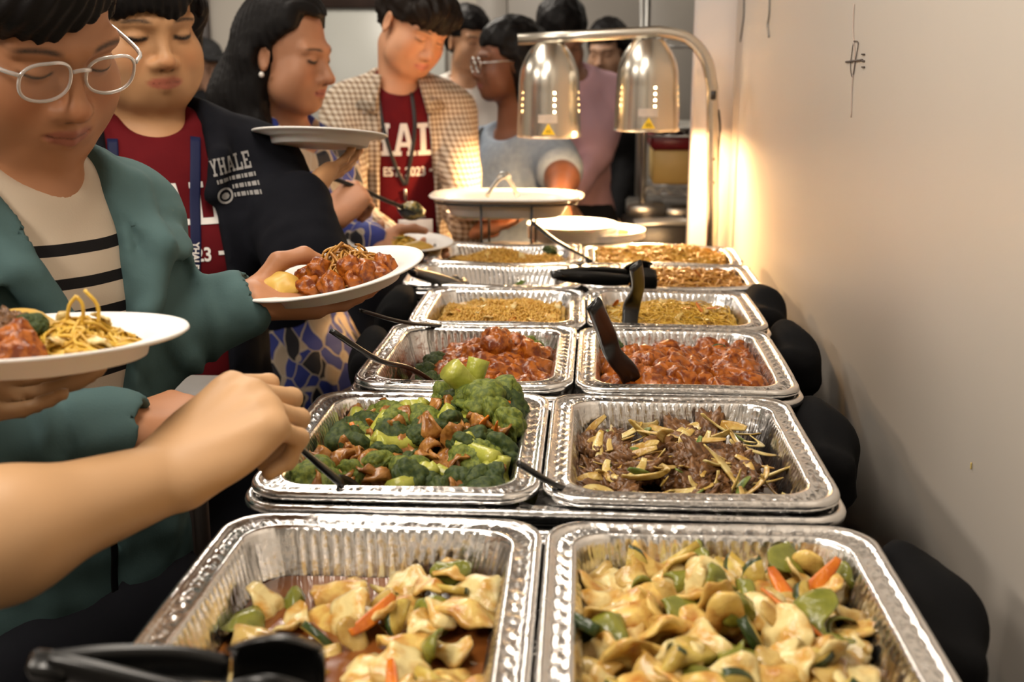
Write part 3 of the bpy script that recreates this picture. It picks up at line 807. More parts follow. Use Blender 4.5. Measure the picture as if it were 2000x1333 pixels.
# ---- lettering laid on cloth
SLAB = {
 'Y': [((.02, .86), (.40, .86), (.40, 1), (.02, 1)), ((.60, .86), (.98, .86), (.98, 1), (.60, 1)), ((.10, .92), (.32, .92), (.62, .45), (.38, .42)), ((.68, .92), (.90, .92), (.62, .42), (.40, .45)), ((.39, .08), (.61, .08), (.61, .5), (.39, .5)), ((.24, 0), (.76, 0), (.76, .14), (.24, .14))],
 'H': [((.02, 0), (.42, 0), (.42, .14), (.02, .14)), ((.58, 0), (.98, 0), (.98, .14), (.58, .14)), ((.02, .86), (.42, .86), (.42, 1), (.02, 1)), ((.58, .86), (.98, .86), (.98, 1), (.58, 1)), ((.11, .1), (.33, .1), (.33, .9), (.11, .9)), ((.67, .1), (.89, .1), (.89, .9), (.67, .9)), ((.3, .42), (.7, .42), (.7, .57), (.3, .57))],
 'A': [((.0, 0), (.38, 0), (.38, .14), (.0, .14)), ((.62, 0), (1, 0), (1, .14), (.62, .14)), ((.09, .1), (.29, .1), (.56, 1), (.36, 1)), ((.71, .1), (.91, .1), (.64, 1), (.44, 1)), ((.28, .28), (.72, .28), (.68, .42), (.32, .42))],
 'L': [((.02, 0), (.95, 0), (.95, .15), (.02, .15)), ((.02, .86), (.5, .86), (.5, 1), (.02, 1)), ((.14, .1), (.38, .1), (.38, .9), (.14, .9)), ((.76, .1), (.95, .1), (.95, .42), (.76, .42))],
 'E': [((.02, 0), (.95, 0), (.95, .15), (.02, .15)), ((.02, .85), (.95, .85), (.95, 1), (.02, 1)), ((.12, .1), (.36, .1), (.36, .9), (.12, .9)), ((.3, .43), (.66, .43), (.66, .57), (.3, .57)), ((.78, .1), (.95, .1), (.95, .36), (.78, .36)), ((.78, .64), (.95, .64), (.95, .9), (.78, .9))],
}
def slab_polys(text, adv=1.08):
    out = []
    for i, ch in enumerate(text):
        for q in SLAB[ch]: out.append([(x + i * adv, y) for x, y in q])
    W = (len(text) - 1) * adv + 1
    return out, W
def text_tris(text, bold=.03):
    cu = bpy.data.curves.new('lettering', 'FONT'); cu.body = text; cu.size = 1; cu.offset = bold
    o = bpy.data.objects.new('lettering', cu); COL.objects.link(o)
    dg = bpy.context.evaluated_depsgraph_get(); me = o.evaluated_get(dg).to_mesh()
    bm = bmesh.new(); bm.from_mesh(me); bmesh.ops.triangulate(bm, faces=bm.faces)
    polys = [[(v.co.x, v.co.y) for v in f.verts] for f in bm.faces]
    bm.free(); bpy.data.objects.remove(o)
    xs = [p[0] for q in polys for p in q]
    return [[(x - min(xs), y) for x, y in q] for q in polys], max(xs) - min(xs)
def decal(polys, bvh, org, ux, uy, n, cell=.006, lift=.0018, curve=0):
    """drop 2D polygons (metres, in the plane org + x*ux + y*uy) along -n onto a surface; split so that they follow it"""
    bm = bmesh.new()
    for q in polys:
        vs = [bm.verts.new((x, y, 0)) for x, y in q]
        try: bm.faces.new(vs)
        except ValueError: pass
    for _ in range(5):
        es = [e for e in bm.edges if e.calc_length() > cell]
        if not es: break
        bmesh.ops.subdivide_edges(bm, edges=es, cuts=1, use_grid_fill=True)
    bmesh.ops.triangulate(bm, faces=bm.faces)
    n = unit(n); vs = []; ok = []
    for v_ in bm.verts:
        p = org + ux * v_.co.x + uy * v_.co.y
        h = bvh.ray_cast(Vector(p + n * .25), Vector(-n), .6)
        if h[0] is None: ok.append(False); vs.append(p)
        else: ok.append(True); vs.append(np.array(h[0]) + n * lift)
    bm.verts.index_update()
    fs = [[v_.index for v_ in f.verts] for f in bm.faces]
    fs = [f for f in fs if all(ok[i] for i in f)]
    bm.free()
    return MB().add(vs, fs)
M_print = mat('white_print', (.78, .74, .70), .6, bump=(300, .1))
M_maroon = mat('maroon_cotton', (.115, .005, .008), .85, var=(25, (.10, .004, .007)), bump=(350, .2, .001), spec=.15)
def tee_print(vf, T, R, par, base, x_off=0.0, z=-.155, hgt=.062, lw=.046, small=.021, zs=-.215, est=True):
    """YHALE / EST. 2023 across the chest"""
    bv = bvh_of(vf); n = R @ V(0, 1, 0); ux = R @ V(-1, 0, 0); uy = R @ V(0, 0, 1)
    polys, W = slab_polys('YHALE', 1.06)
    polys = [[((x - W / 2) * lw + x_off, y * hgt) for x, y in q] for q in polys]
    part('lettering', decal(polys, bv, T(0, 0, z), ux, uy, n).mesh('lettering', base), M_print, par, 'white slab letters YHALE')
    if est:
        t, W2 = text_tris('EST. 2023', .025)
        t = [[((x - W2 / 2) * small * 1.15 + x_off, y * small * 1.35) for x, y in q] for q in t]
        w2 = W2 * small * 1.15 / 2
        t += [[(x_off + sx * (w2 + .012), small * .38), (x_off + sx * (w2 + .052), small * .38), (x_off + sx * (w2 + .052), small * .66), (x_off + sx * (w2 + .012), small * .66)] for sx in (-1, 1)]
        part('lettering', decal(t, bv, T(0, 0, zs), ux, uy, n).mesh('lettering', base), M_print, par, 'white print EST. 2023 between two bars')
def ribbon(pts, width, bvh=None, n=None, lift=.003, N=40, up=None, thick=.0008):
    P = spline(pts, N)
    if bvh is not None:
        Q = []
        for p in P:
            h = bvh.ray_cast(Vector(p + n * .25), Vector(-n), .6)
            Q.append(np.array(h[0]) + n * lift if h[0] is not None else p)
        P = Q
    return MB().tube(P, 0, 8, flat=(width / 2, thick), up=n if up is None else up), P
def cut_front(S, R, N, w_of_z, y0=.0, k=.006):
    def f(P):
        q = (P - np.asarray(N, np.float32)) @ np.asarray(R, np.float32)
        return np.maximum(np.abs(q[:, 0] - w_of_z(q[:, 2])[1]) - w_of_z(q[:, 2])[0], y0 - q[:, 1])
    S.fn(f, 's', k)
def folds(N, R, amp, seed=0.0):
    def f(P):
        q = (P - np.asarray(N, np.float32)) @ np.asarray(R, np.float32)
        return amp * (wob(q * V(1.0, 1.0, .45).astype(np.float32), 34, seed) + .45 * wob(q, 80, seed + 1))
    return f
def clothmat(name, col, var=None, rough=.8): return mat(name, col, rough, var=var, bump=(420, .22, .0008), spec=.15)

# ------------------------------------------------------------------ P1: man in the teal jacket, glasses, holding a plate
def build_p1():
    N = A(66, 372, 1.235); a = 60; R, T = torso_frame(N, a, 7)
    base = V(N[0], N[1], 0)
    Rh = facing(57, 27, 6); eye = A(143, 139, 1.135); sc = 1.03
    hc = eye - Rh @ V(0, .087 * sc, 0)
    S = SDF(); head_sdf(S, hc, Rh, sc, 1.04, T(0, -.005, -.01), .054)
    S.ell(T(0, .0, -.05), (.085, .055, .06), R, .04)
    hv = S.mesh(.0026)
    skin = V(.43, .195, .095)
    hcol = head_paint(hv[0], hc, Rh, sc, skin, (.34, .115, .07), wide=1.04, blush=skin * V(1.05, .82, .75))
    # arms
    ls, le, lw = T(-.135, -.01, -.065), A(330, 655, 1.36), A(482, 590, 1.385)
    rs_, re, rw = T(.165, -.01, -.065), A(-120, 905, 1.05), A(243, 856, 1.10)
    S = SDF(); S.cone(le, lw, .038, .0265, .02)
    hand_sdf(S, lw, A(595, 592, 1.43) - lw, V(-.1, .0, -1), right=False, curl=((8, 18, 12), (8, 16, 10), (10, 18, 10), (12, 20, 12)),
             thumb=((.10, .62, -.85), (-.1, .9, -.30), (-.15, 1.0, .30)), splay=(10, 3, -5, -14))
    lh = S.mesh(.003)
    S = SDF(); S.cone(re, rw, .038, .026, .02)
    hand_sdf(S, rw, A(350, 815, 1.16) - rw, V(-.15, -.7, .75), right=True, curl=((25, 40, 25), (30, 45, 25), (35, 45, 25), (40, 45, 25)), thumb=((.6, .8, -.3), (.2, .9, -.5), (0, .9, -.5)))
    rh = S.mesh(.0032)
    S = SDF(); torso_sdf(S, R, T, -.012); S.cone(ls, le, .04, .036); S.cone(rs_, re, .04, .036); tor = S.mesh(.009)
    p = person('man in clear glasses and a teal jacket holding out a plate of noodles', base, [hv, lh, rh, tor], [hcol, plain(lh[0], skin * 1.05), plain(rh[0], skin), plain(tor[0], skin)], M_skin('skin_warm'))
    # hair
    S = SDF()
    wh = lambda x, y, z: hc + Rh @ (sc * V(x, y, z))
    S.ell(wh(0, -.022, .052), sc * V(.092, .112, .094), Rh, .02)
    S.ell(wh(.03, .05, .075), sc * V(.062, .05, .035), Rh @ roty(.35), .03)
    S.ell(wh(-.02, -.07, .0), sc * V(.075, .06, .07), Rh, .03)
    def cutf(P):
        q = (P - hc.astype(np.float32)) @ Rh.astype(np.float32) / sc
        line = .040 - .52 * q[:, 0]                      # fringe swept to one side
        d1 = np.maximum(q[:, 2] - line, .035 - q[:, 1])
        d2 = np.maximum(q[:, 2] - .022, -.010 - q[:, 1])
        return -np.maximum(-d1, -d2) if False else np.minimum(d1, d2)
    S.fn(cutf, 's', .008)
    def strand(P):
        q = (P - hc.astype(np.float32)) @ Rh.astype(np.float32)
        ph = np.arctan2(q[:, 0], q[:, 1] + .02)
        return .0016 * np.sin(ph * 46 + 5 * q[:, 2] / .03) + .0022 * wob(q, 70, 3)
    S.disp = strand
    cloth_part('hair', S.mesh(.003), base, M_hair(), p, 'short black hair with a swept fringe')
    # glasses
    gm = MB(); Lx = .0345
    for s in (-1, 1):
        pts = [wh(s * Lx + .0265 * math.copysign(abs(math.cos(t)) ** .8, math.cos(t)), .1005 - .004 * abs(math.cos(t)), -.001 + .0195 * math.copysign(abs(math.sin(t)) ** .8, math.sin(t))) for t in np.linspace(0, 2 * PI, 41)]
        gm.tube(pts, .0018, 8, caps=False)
        gm.tube(spline([wh(s * .0615, .097, .008), wh(s * .075, .082, .010), wh(s * .082, .03, .008), wh(s * .083, -.02, .006)], 14), .0022, 8)
    gm.tube(spline([wh(-.009, .1005, .007), wh(0, .104, .010), wh(.009, .1005, .007)], 8), .0022, 8)
    gl = part('glasses', gm.mesh('glasses', base), mat('clear_acrylic', (.85, .80, .76), .12, trans=.55, bump=(50, .02)), p, 'clear acrylic glasses frame')
    for s in (-1, 1):
        ring = [wh(s * Lx + .025 * math.copysign(abs(math.cos(t)) ** .8, math.cos(t)), .0995 - .004 * abs(math.cos(t)), -.001 + .018 * math.copysign(abs(math.sin(t)) ** .8, math.sin(t))) for t in np.linspace(0, 2 * PI, 33)[:-1]]
        cen = wh(s * Lx, .1015, -.001)
        part('lens', MB().add(ring + [cen], [[i, (i + 1) % 32, 32] for i in range(32)]).mesh('lens', base), mat('lens_glass', (.95, .93, .9), .03, alpha=.05, spec=.8), gl)
    # striped shirt
    S = SDF(); torso_sdf(S, R, T, .004, hips=True)
    S.ell(T(0, .05, .062), (.070, .080, .055), R @ rotx(-.2), .006, 's'); S.disp = folds(N, R, .0018, 2)
    sm = clothmat('striped_knit', (.62, .53, .42)); nt = sm.node_tree; b = nt.nodes['Principled BSDF']
    at = nt.nodes.new('ShaderNodeAttribute'); at.attribute_name = 'loc'
    sp = nt.nodes.new('ShaderNodeSeparateXYZ'); nt.links.new(at.outputs['Vector'], sp.inputs[0])
    def mth(op, x, y=None):
        n = nt.nodes.new('ShaderNodeMath'); n.operation = op
        for i, q in enumerate((x, y)):
            if q is None: continue
            if isinstance(q, (int, float)): n.inputs[i].default_value = q
            else: nt.links.new(q, n.inputs[i])
        return n.outputs[0]
    z = sp.outputs['Z']
    fr = mth('FRACT', mth('MULTIPLY', mth('ADD', z, .989), 1 / .0335))
    on = mth('MULTIPLY', mth('LESS_THAN', fr, .34), mth('LESS_THAN', z, -.022))
    mx = nt.nodes.new('ShaderNodeMix'); mx.data_type = 'RGBA'
    nt.links.new(on, mx.inputs[0]); mx.inputs[6].default_value = (.60, .50, .39, 1); mx.inputs[7].default_value = (.012, .011, .012, 1)
    nt.links.new(mx.outputs[2], b.inputs['Base Color'])
    cloth_part('shirt', S.mesh(.0055), base, sm, p, 'cream knit shirt with black stripes', (R, N))
    # jacket
    S = SDF(); torso_sdf(S, R, T, .018, .88, 1.05)
    S.ell(T(0, 0, -.46), (.178, .142, .24), R, .05)
    cut_front(S, R, N, lambda z: (np.interp(z, [-.50, -.36, -.30, -.1, .06], [-.01, .002, .03, .052, .075]), np.interp(z, [-.4, 0], [.0, .012])), .02, .008)
    S.ell(T(0, .03, .06), (.072, .085, .085), R, .01, 's')
    for s in (-1, 1):
        ch = [T(s * .052, .125, -.115), T(s * .085, .100, -.055), T(s * .100, .03, -.005), T(s * .075, -.055, .03), T(0, -.085, .035)]
        for i, (q0, q1) in enumerate(zip(ch[:-1], ch[1:])): S.cone(q0, q1, .016, .019, .012)
    for s in (-1, 1):
        S.ell(T(s * .108, .060, -.030), (.052, .056, .010), R @ roty(s * .50) @ rotx(-.62), .007)
    def sleeve(sh, el, wr, r0, r1, r2):
        S.cone(sh, el, r0, r1, .035); S.cone(el, wr - unit(wr - el) * .012, r1, r2, .02)
    sleeve(ls, le, lw, .056, .050, .043); sleeve(rs_, re, rw, .07, .062, .05)
    S.cone(lw - unit(lw - le) * .012, lw + unit(lw - le) * .03, .031, .031, .009, 's')
    S.cone(rw - unit(rw - re) * .012, rw + unit(rw - re) * .03, .031, .031, .009, 's')
    f0 = folds(N, R, .0048, 5)
    def fd(P):
        d = f0(P)
        for (q0, q1) in ((le, lw), (re, rw)):
            ax = unit(q1 - q0).astype(np.float32); t = (P - q0.astype(np.float32)) @ ax; L = np.linalg.norm(q1 - q0)
            near = np.exp(-((np.linalg.norm(P - q0.astype(np.float32) - t[:, None] * ax, axis=1)) / .09) ** 4) * (t > -.05)
            d = d + near * .0042 * np.clip((L - t) / .05 - .3, 0, 1) * np.sin(t * 150 + 2.5 * wob(P, 40, 4))
        return d
    S.disp = fd
    jv = S.mesh(.005)
    jk = cloth_part('jacket', jv, base, clothmat('teal_softshell', (.070, .125, .128), (9, (.080, .140, .142))), p, 'teal soft-shell jacket')
    zp_ = [T(0.012 - .0 * z, 0, z) for z in (-.34, -.42, -.52)]
    bv = bvh_of(jv); n = R @ V(0, 1, 0)
    rb, _ = ribbon(zp_, .009, bv, n, .001); part('zip', rb.mesh('zip', base), M_black, jk, 'black zip')
    hz = bv.ray_cast(Vector(T(.012, .4, -.355)), Vector(-n), 1)
    zq = np.array(hz[0]) + n * .004 if hz[0] is not None else T(0, .14, -.34)
    part('zip_pull', MB().box(zq, (.008, .004, .022), R, bev=.001).mesh('zip_pull', base, False), M_chrome, jk, 'metal zip pull')
    trousers(N, a, base, p, clothmat('charcoal_cotton', (.012, .013, .018)))
    return p
build_p1()

# ------------------------------------------------------------------ P0: foreground arm reaching to the broccoli; the person stands beside the camera, mostly out of frame
def build_p0():
    N = V(-.80, .34, 1.36); a = 118; R, T = torso_frame(N, a, 8); base = V(N[0], N[1], 0)
    el, wr = A(-330, 1160, .70), A(322, 935, .875)
    sh = T(.17, 0, -.06); skin = V(.56, .335, .17)
    S = SDF(); S.cone(sh, el, .046, .040, .03); S.cone(el, el + (wr - el) * .45, .041, .041, .03); S.cone(el + (wr - el) * .45, wr, .041, .0275, .03)
    Yd = A(468, 818, .915) - wr
    hand_sdf(S, wr, Yd, V(-.22, -.72, .62), right=True, sc=1.06, curl=((40, 84, 50), (46, 86, 50), (52, 84, 50), (56, 80, 50)),
             thumb=((.55, .8, -.35), (.1, .8, -.65), (-.3, .75, -.6)), splay=(3, 1, -1, -4))
    # tendons on the back of the hand
    Y = unit(Yd); Z = V(-.22, -.72, .62); Z = unit(Z - Y * np.dot(Z, Y)); X = np.cross(Y, Z)
    for (xb, yb, _, _) in FING:
        S.cone(wr - X * xb * .3 + Y * .02 + Z * .0135, wr - X * xb + Y * yb * .95 + Z * .0105, .0028, .0045, .012)
    arm = S.mesh(.0028)
    S = SDF(); hc = N + V(.03, .03, .19); Rh = facing(105, 25)
    head_sdf(S, hc, Rh, 1, 1, T(0, 0, 0)); hv = S.mesh(.006)
    ls, le, lw = T(-.17, 0, -.06), V(-.80, .70, 1.06), A(-230, 800, .95)
    S = SDF(); torso_sdf(S, R, T, -.01); S.cone(ls, le, .045, .042, .03); S.cone(le, lw, .04, .027, .03)
    hand_sdf(S, lw, A(-120, 785, .96) - lw, V(0, .3, -1), right=False, curl=((5, 12, 8),) * 4, thumb=((.7, .5, -.1), (.4, .8, -.1), (.2, .9, .1)))
    tor = S.mesh(.006)
    p = person('bare forearm and hand reaching over the pans to spoon up broccoli', base, [arm, hv, tor], [plain(arm[0], skin), head_paint(hv[0], hc, Rh, 1, skin, (.4, .16, .12)), plain(tor[0], skin)], M_skin('skin_warm'))
    S = SDF(); S.ell(hc + Rh @ V(0, -.03, .055), (.09, .108, .09), Rh)
    S.fn(lambda P: np.maximum(((P - hc) @ Rh)[:, 2] - .05, .03 - ((P - hc) @ Rh)[:, 1]), 's', .01)
    cloth_part('hair', S.mesh(.006), base, M_hair(), p)
    S = SDF(); torso_sdf(S, R, T, .008); S.cone(sh, sh + (el - sh) * .45, .066, .064, .04); S.cone(ls, ls + (le - ls) * .45, .066, .064, .04)
    S.ell(T(0, .04, .05), (.075, .08, .06), R, .006, 's'); S.disp = folds(N, R, .003, 9)
    cloth_part('t_shirt', S.mesh(.009), base, clothmat('grey_jersey', (.2, .19, .18)), p)
    trousers(N, a, base, p, clothmat('charcoal_cotton', (.012, .013, .018)))
build_p0()

# ------------------------------------------------------------------ P2: navy fleece over maroon tee, blue lanyard, plate held high
def build_p2():
    N = A(303, 262, 1.88); a = 26; R, T = torso_frame(N, a, 3); base = V(N[0], N[1], 0)
    Rh = facing(43, 9, 3); eye = A(316, 71, 1.775); sc = 1.03; wd = 1.10
    hc = eye - Rh @ V(0, .087 * sc, 0)
    skin = V(.50, .265, .125)
    S = SDF(); head_sdf(S, hc, Rh, sc, wd, T(0, -.01, -.02), .058); S.ell(hc + Rh @ V(0, .03, -.085), V(.055, .05, .03), Rh, .03)
    S.ell(T(0, .0, -.05), (.085, .058, .06), R, .04)
    hv = S.mesh(.0037)
    hcol = head_paint(hv[0], hc, Rh, sc, skin, (.42, .125, .075), wide=wd, eye='open', blush=skin * V(1.08, .8, .7))
    ls, le, lw = T(-.175, -.01, -.07), A(603, 522, 1.79), A(588, 398, 1.86)
    S = SDF(); S.cone(le, lw, .04, .028, .02)
    hand_sdf(S, lw, A(655, 322, 1.96) - lw, V(.1, -.75, -.6), right=False, curl=((-4, 8, 8), (-14, 6, 6), (-16, 8, 8), (-12, 15, 10)), thumb=((.8, .5, -.3), (.55, .75, -.3), (.4, .85, -.2)), splay=(16, 4, -8, -20))
    lh = S.mesh(.0032)
    rs_, re = T(.175, -.01, -.07), T(.24, .06, -.34)
    S = SDF(); torso_sdf(S, R, T, -.012, 1.05, 1.1, .5); S.cone(ls, le, .04, .04); S.cone(rs_, re, .04, .04); S.cone(re, T(.16, .22, -.42), .04, .03)
    hand_sdf(S, T(.16, .22, -.42), R @ V(-.3, 1, 0), R @ V(.6, 0, .8), True)
    tor = S.mesh(.008)
    p = person('woman with black bangs in a navy fleece over a maroon shirt, holding a plate high', base, [hv, lh, tor], [hcol, plain(lh[0], skin), plain(tor[0], skin)], M_skin('skin_warm'))
    wh = lambda x, y, z: hc + Rh @ (sc * V(x * wd, y, z))
    S = SDF(); S.ell(wh(0, -.022, .052), sc * V(.098, .115, .098), Rh, .02)
    S.ell(wh(0, .062, .052), sc * V(.078, .036, .044), Rh, .02)                     # bangs
    for s in (-1, 1): S.cone(wh(s * .078, .01, .03), wh(s * .082, -.02, -.045), .024, .016, .02)
    S.ell(wh(0, -.07, -.02), sc * V(.085, .055, .085), Rh, .03)
    def cutf(P):
        q = (P - hc.astype(np.float32)) @ Rh.astype(np.float32) / sc
        line = .026 + .010 * np.sin(q[:, 0] * 70) + .5 * np.maximum(-q[:, 0] - .01, 0) + .25 * np.maximum(q[:, 0] - .03, 0)
        return np.maximum(q[:, 2] - line, np.maximum(.030 - q[:, 1], np.abs(q[:, 0]) - .085))
    S.fn(cutf, 's', .006)
    S.disp = lambda P: .0018 * np.sin(np.arctan2(((P - hc) @ Rh)[:, 0], ((P - hc) @ Rh)[:, 1] + .02) * 55) + .002 * wob(P, 70, 1)
    cloth_part('hair', S.mesh(.0042), base, M_hair(), p, 'black hair with straight bangs')
    S = SDF(); torso_sdf(S, R, T, .004, 1.05, 1.12, .6); S.ell(T(0, .045, .055), (.072, .075, .052), R @ rotx(-.2), .006, 's'); S.disp = folds(N, R, .0016, 4)
    tv = S.mesh(.005)
    sh = cloth_part('t_shirt', tv, base, M_maroon, p, 'maroon crew neck t-shirt', (R, N))
    tee_print(tv, T, R, sh, base, x_off=.010, z=-.130, hgt=.064, lw=.047, small=.022, zs=-.185)
    S = SDF(); torso_sdf(S, R, T, .022, 1.06, 1.12, .6)
    cut_front(S, R, N, lambda z: (np.interp(z, [-.6, -.2, .05], [.092, .088, .080]), np.interp(z, [-.6, 0], [.0, .01])), .02, .01)
    S.ell(T(0, .03, .06), (.08, .09, .085), R, .01, 's')
    for s in (-1, 1):
        ch = [T(s * .072, .115, -.085), T(s * .092, .085, -.03), T(s * .098, .02, .012), T(s * .07, -.06, .035), T(0, -.085, .04)]
        for q0, q1 in zip(ch[:-1], ch[1:]): S.cone(q0, q1, .015, .017, .012)
    S.cone(ls, le, .072, .064, .035); S.cone(le, lw - unit(lw - le) * .0, .064, .05, .02); S.cone(lw - unit(lw - le) * .012, lw + unit(lw - le) * .012, .034, .034, .004, 's')
    S.cone(rs_, re, .072, .065, .035); S.cone(re, T(.16, .22, -.42), .065, .05, .02)
    S.disp = folds(N, R, .0035, 6)
    jv = S.mesh(.006)
    jk = cloth_part('jacket', jv, base, clothmat('navy_fleece', (.0045, .005, .008), (30, (.006, .0065, .010)), .95), p, 'navy fleece jacket')
    # chest embroidery
    bv = bvh_of(jv); o = A(415, 362, 1.72); n = unit(V(0, 0, CAM_H) - o); n = unit(V(n[0], n[1], 0)); ux = unit(np.cross(V(0, 0, 1), n)); uy = V(0, 0, 1)
    ux = unit(ux + .17 * uy); uy = np.cross(n, ux)
    k_ = 1.75 / F_PX
    polys, W = slab_polys('YHALE', 1.06); em = [[(x / W * 84 * k_, (y * 34 + 2) * k_) for x, y in q] for q in polys]
    M_emb = mat('silver_embroidery', (.24, .23, .22), .7, bump=(300, .2))
    part('embroidery', decal(em, bv, o, ux, uy, n, .006, .0025).mesh('embroidery', base), M_emb, jk, 'silver embroidered letters YHALE')
    rows = []
    for (x0, y0, w_) in ((8, -14, 80), (36, -31, 56), (36, -47, 56)):
        x = x0; kk = 0
        while x < x0 + w_:
            wd_ = 3 + 3 * ((kk * 7) % 3); rows.append([(x * k_, y0 * k_), ((x + wd_) * k_, y0 * k_), ((x + wd_) * k_, (y0 + 8) * k_), (x * k_, (y0 + 8) * k_)]); x += wd_ + 2.5; kk += 1
    part('embroidery', decal(rows, bv, o, ux, uy, n, .006, .0025).mesh('embroidery', base), M_emb, jk, 'small silver embroidered lines')
    ringp = []
    for i in range(24):
        t0, t1 = 2 * PI * i / 24, 2 * PI * (i + 1) / 24
        ringp.append([((18 + r_ * math.cos(t)) * k_, (-40 + r_ * math.sin(t)) * k_) for r_, t in ((16, t0), (16, t1), (12, t1), (12, t0))])
    ringp.append([((18 + 8 * math.cos(t)) * k_, (-41 + 7 * math.sin(t)) * k_) for t in np.linspace(0, 2 * PI, 9)[:-1]])
    part('emblem', decal(ringp, bv, o, ux, uy, n, .006, .0025).mesh('emblem', base), M_emb, jk, 'round silver emblem')
    # lanyard
    bt = bvh_of(tv); nt_ = R @ V(0, 1, 0); M_lan = mat('navy_lanyard', (.007, .011, .05), .6, bump=(200, .1), spec=.2)
    ln = None
    for i, pts in enumerate(([T(-.058, .06, -.0), T(-.046, .1, -.08), T(-.034, .1, -.2), T(-.018, .1, -.33), T(-.002, .1, -.42)], [T(.07, .06, .0), T(.072, .1, -.07), T(.055, .1, -.2), T(.025, .1, -.33), T(.002, .1, -.42)])):
        rb, P = ribbon(pts, .017, bt, nt_, .004 + .002 * i)
        if ln is None: ln = part('lanyard', rb.mesh('lanyard', base), M_lan, p, 'navy lanyard printed YHALE')
        else: part('lanyard_strap', rb.mesh('lanyard_strap', base), M_lan, ln)
        P = np.array(P)
        for f0 in ((.40, .72) if i == 0 else (.14, .55)):
            j = int(f0 * 40); d = unit(P[j + 2] - P[j]); side = np.cross(nt_, d)
            t, W2 = text_tris('YHALE', .03)
            vs = [[P[j] + nt_ * .0016 + d * (x / W2 * .043) + side * ((y - .35) * .015) for x, y in q] for q in t]
            mb = MB()
            for q in vs: mb.add(q, [list(range(len(q)))])
            part('lettering', mb.mesh('lettering', base, False), M_print, ln)
    trousers(N, a, base, p, clothmat('charcoal_cotton', (.012, .013, .018)), 1.05)
build_p2()

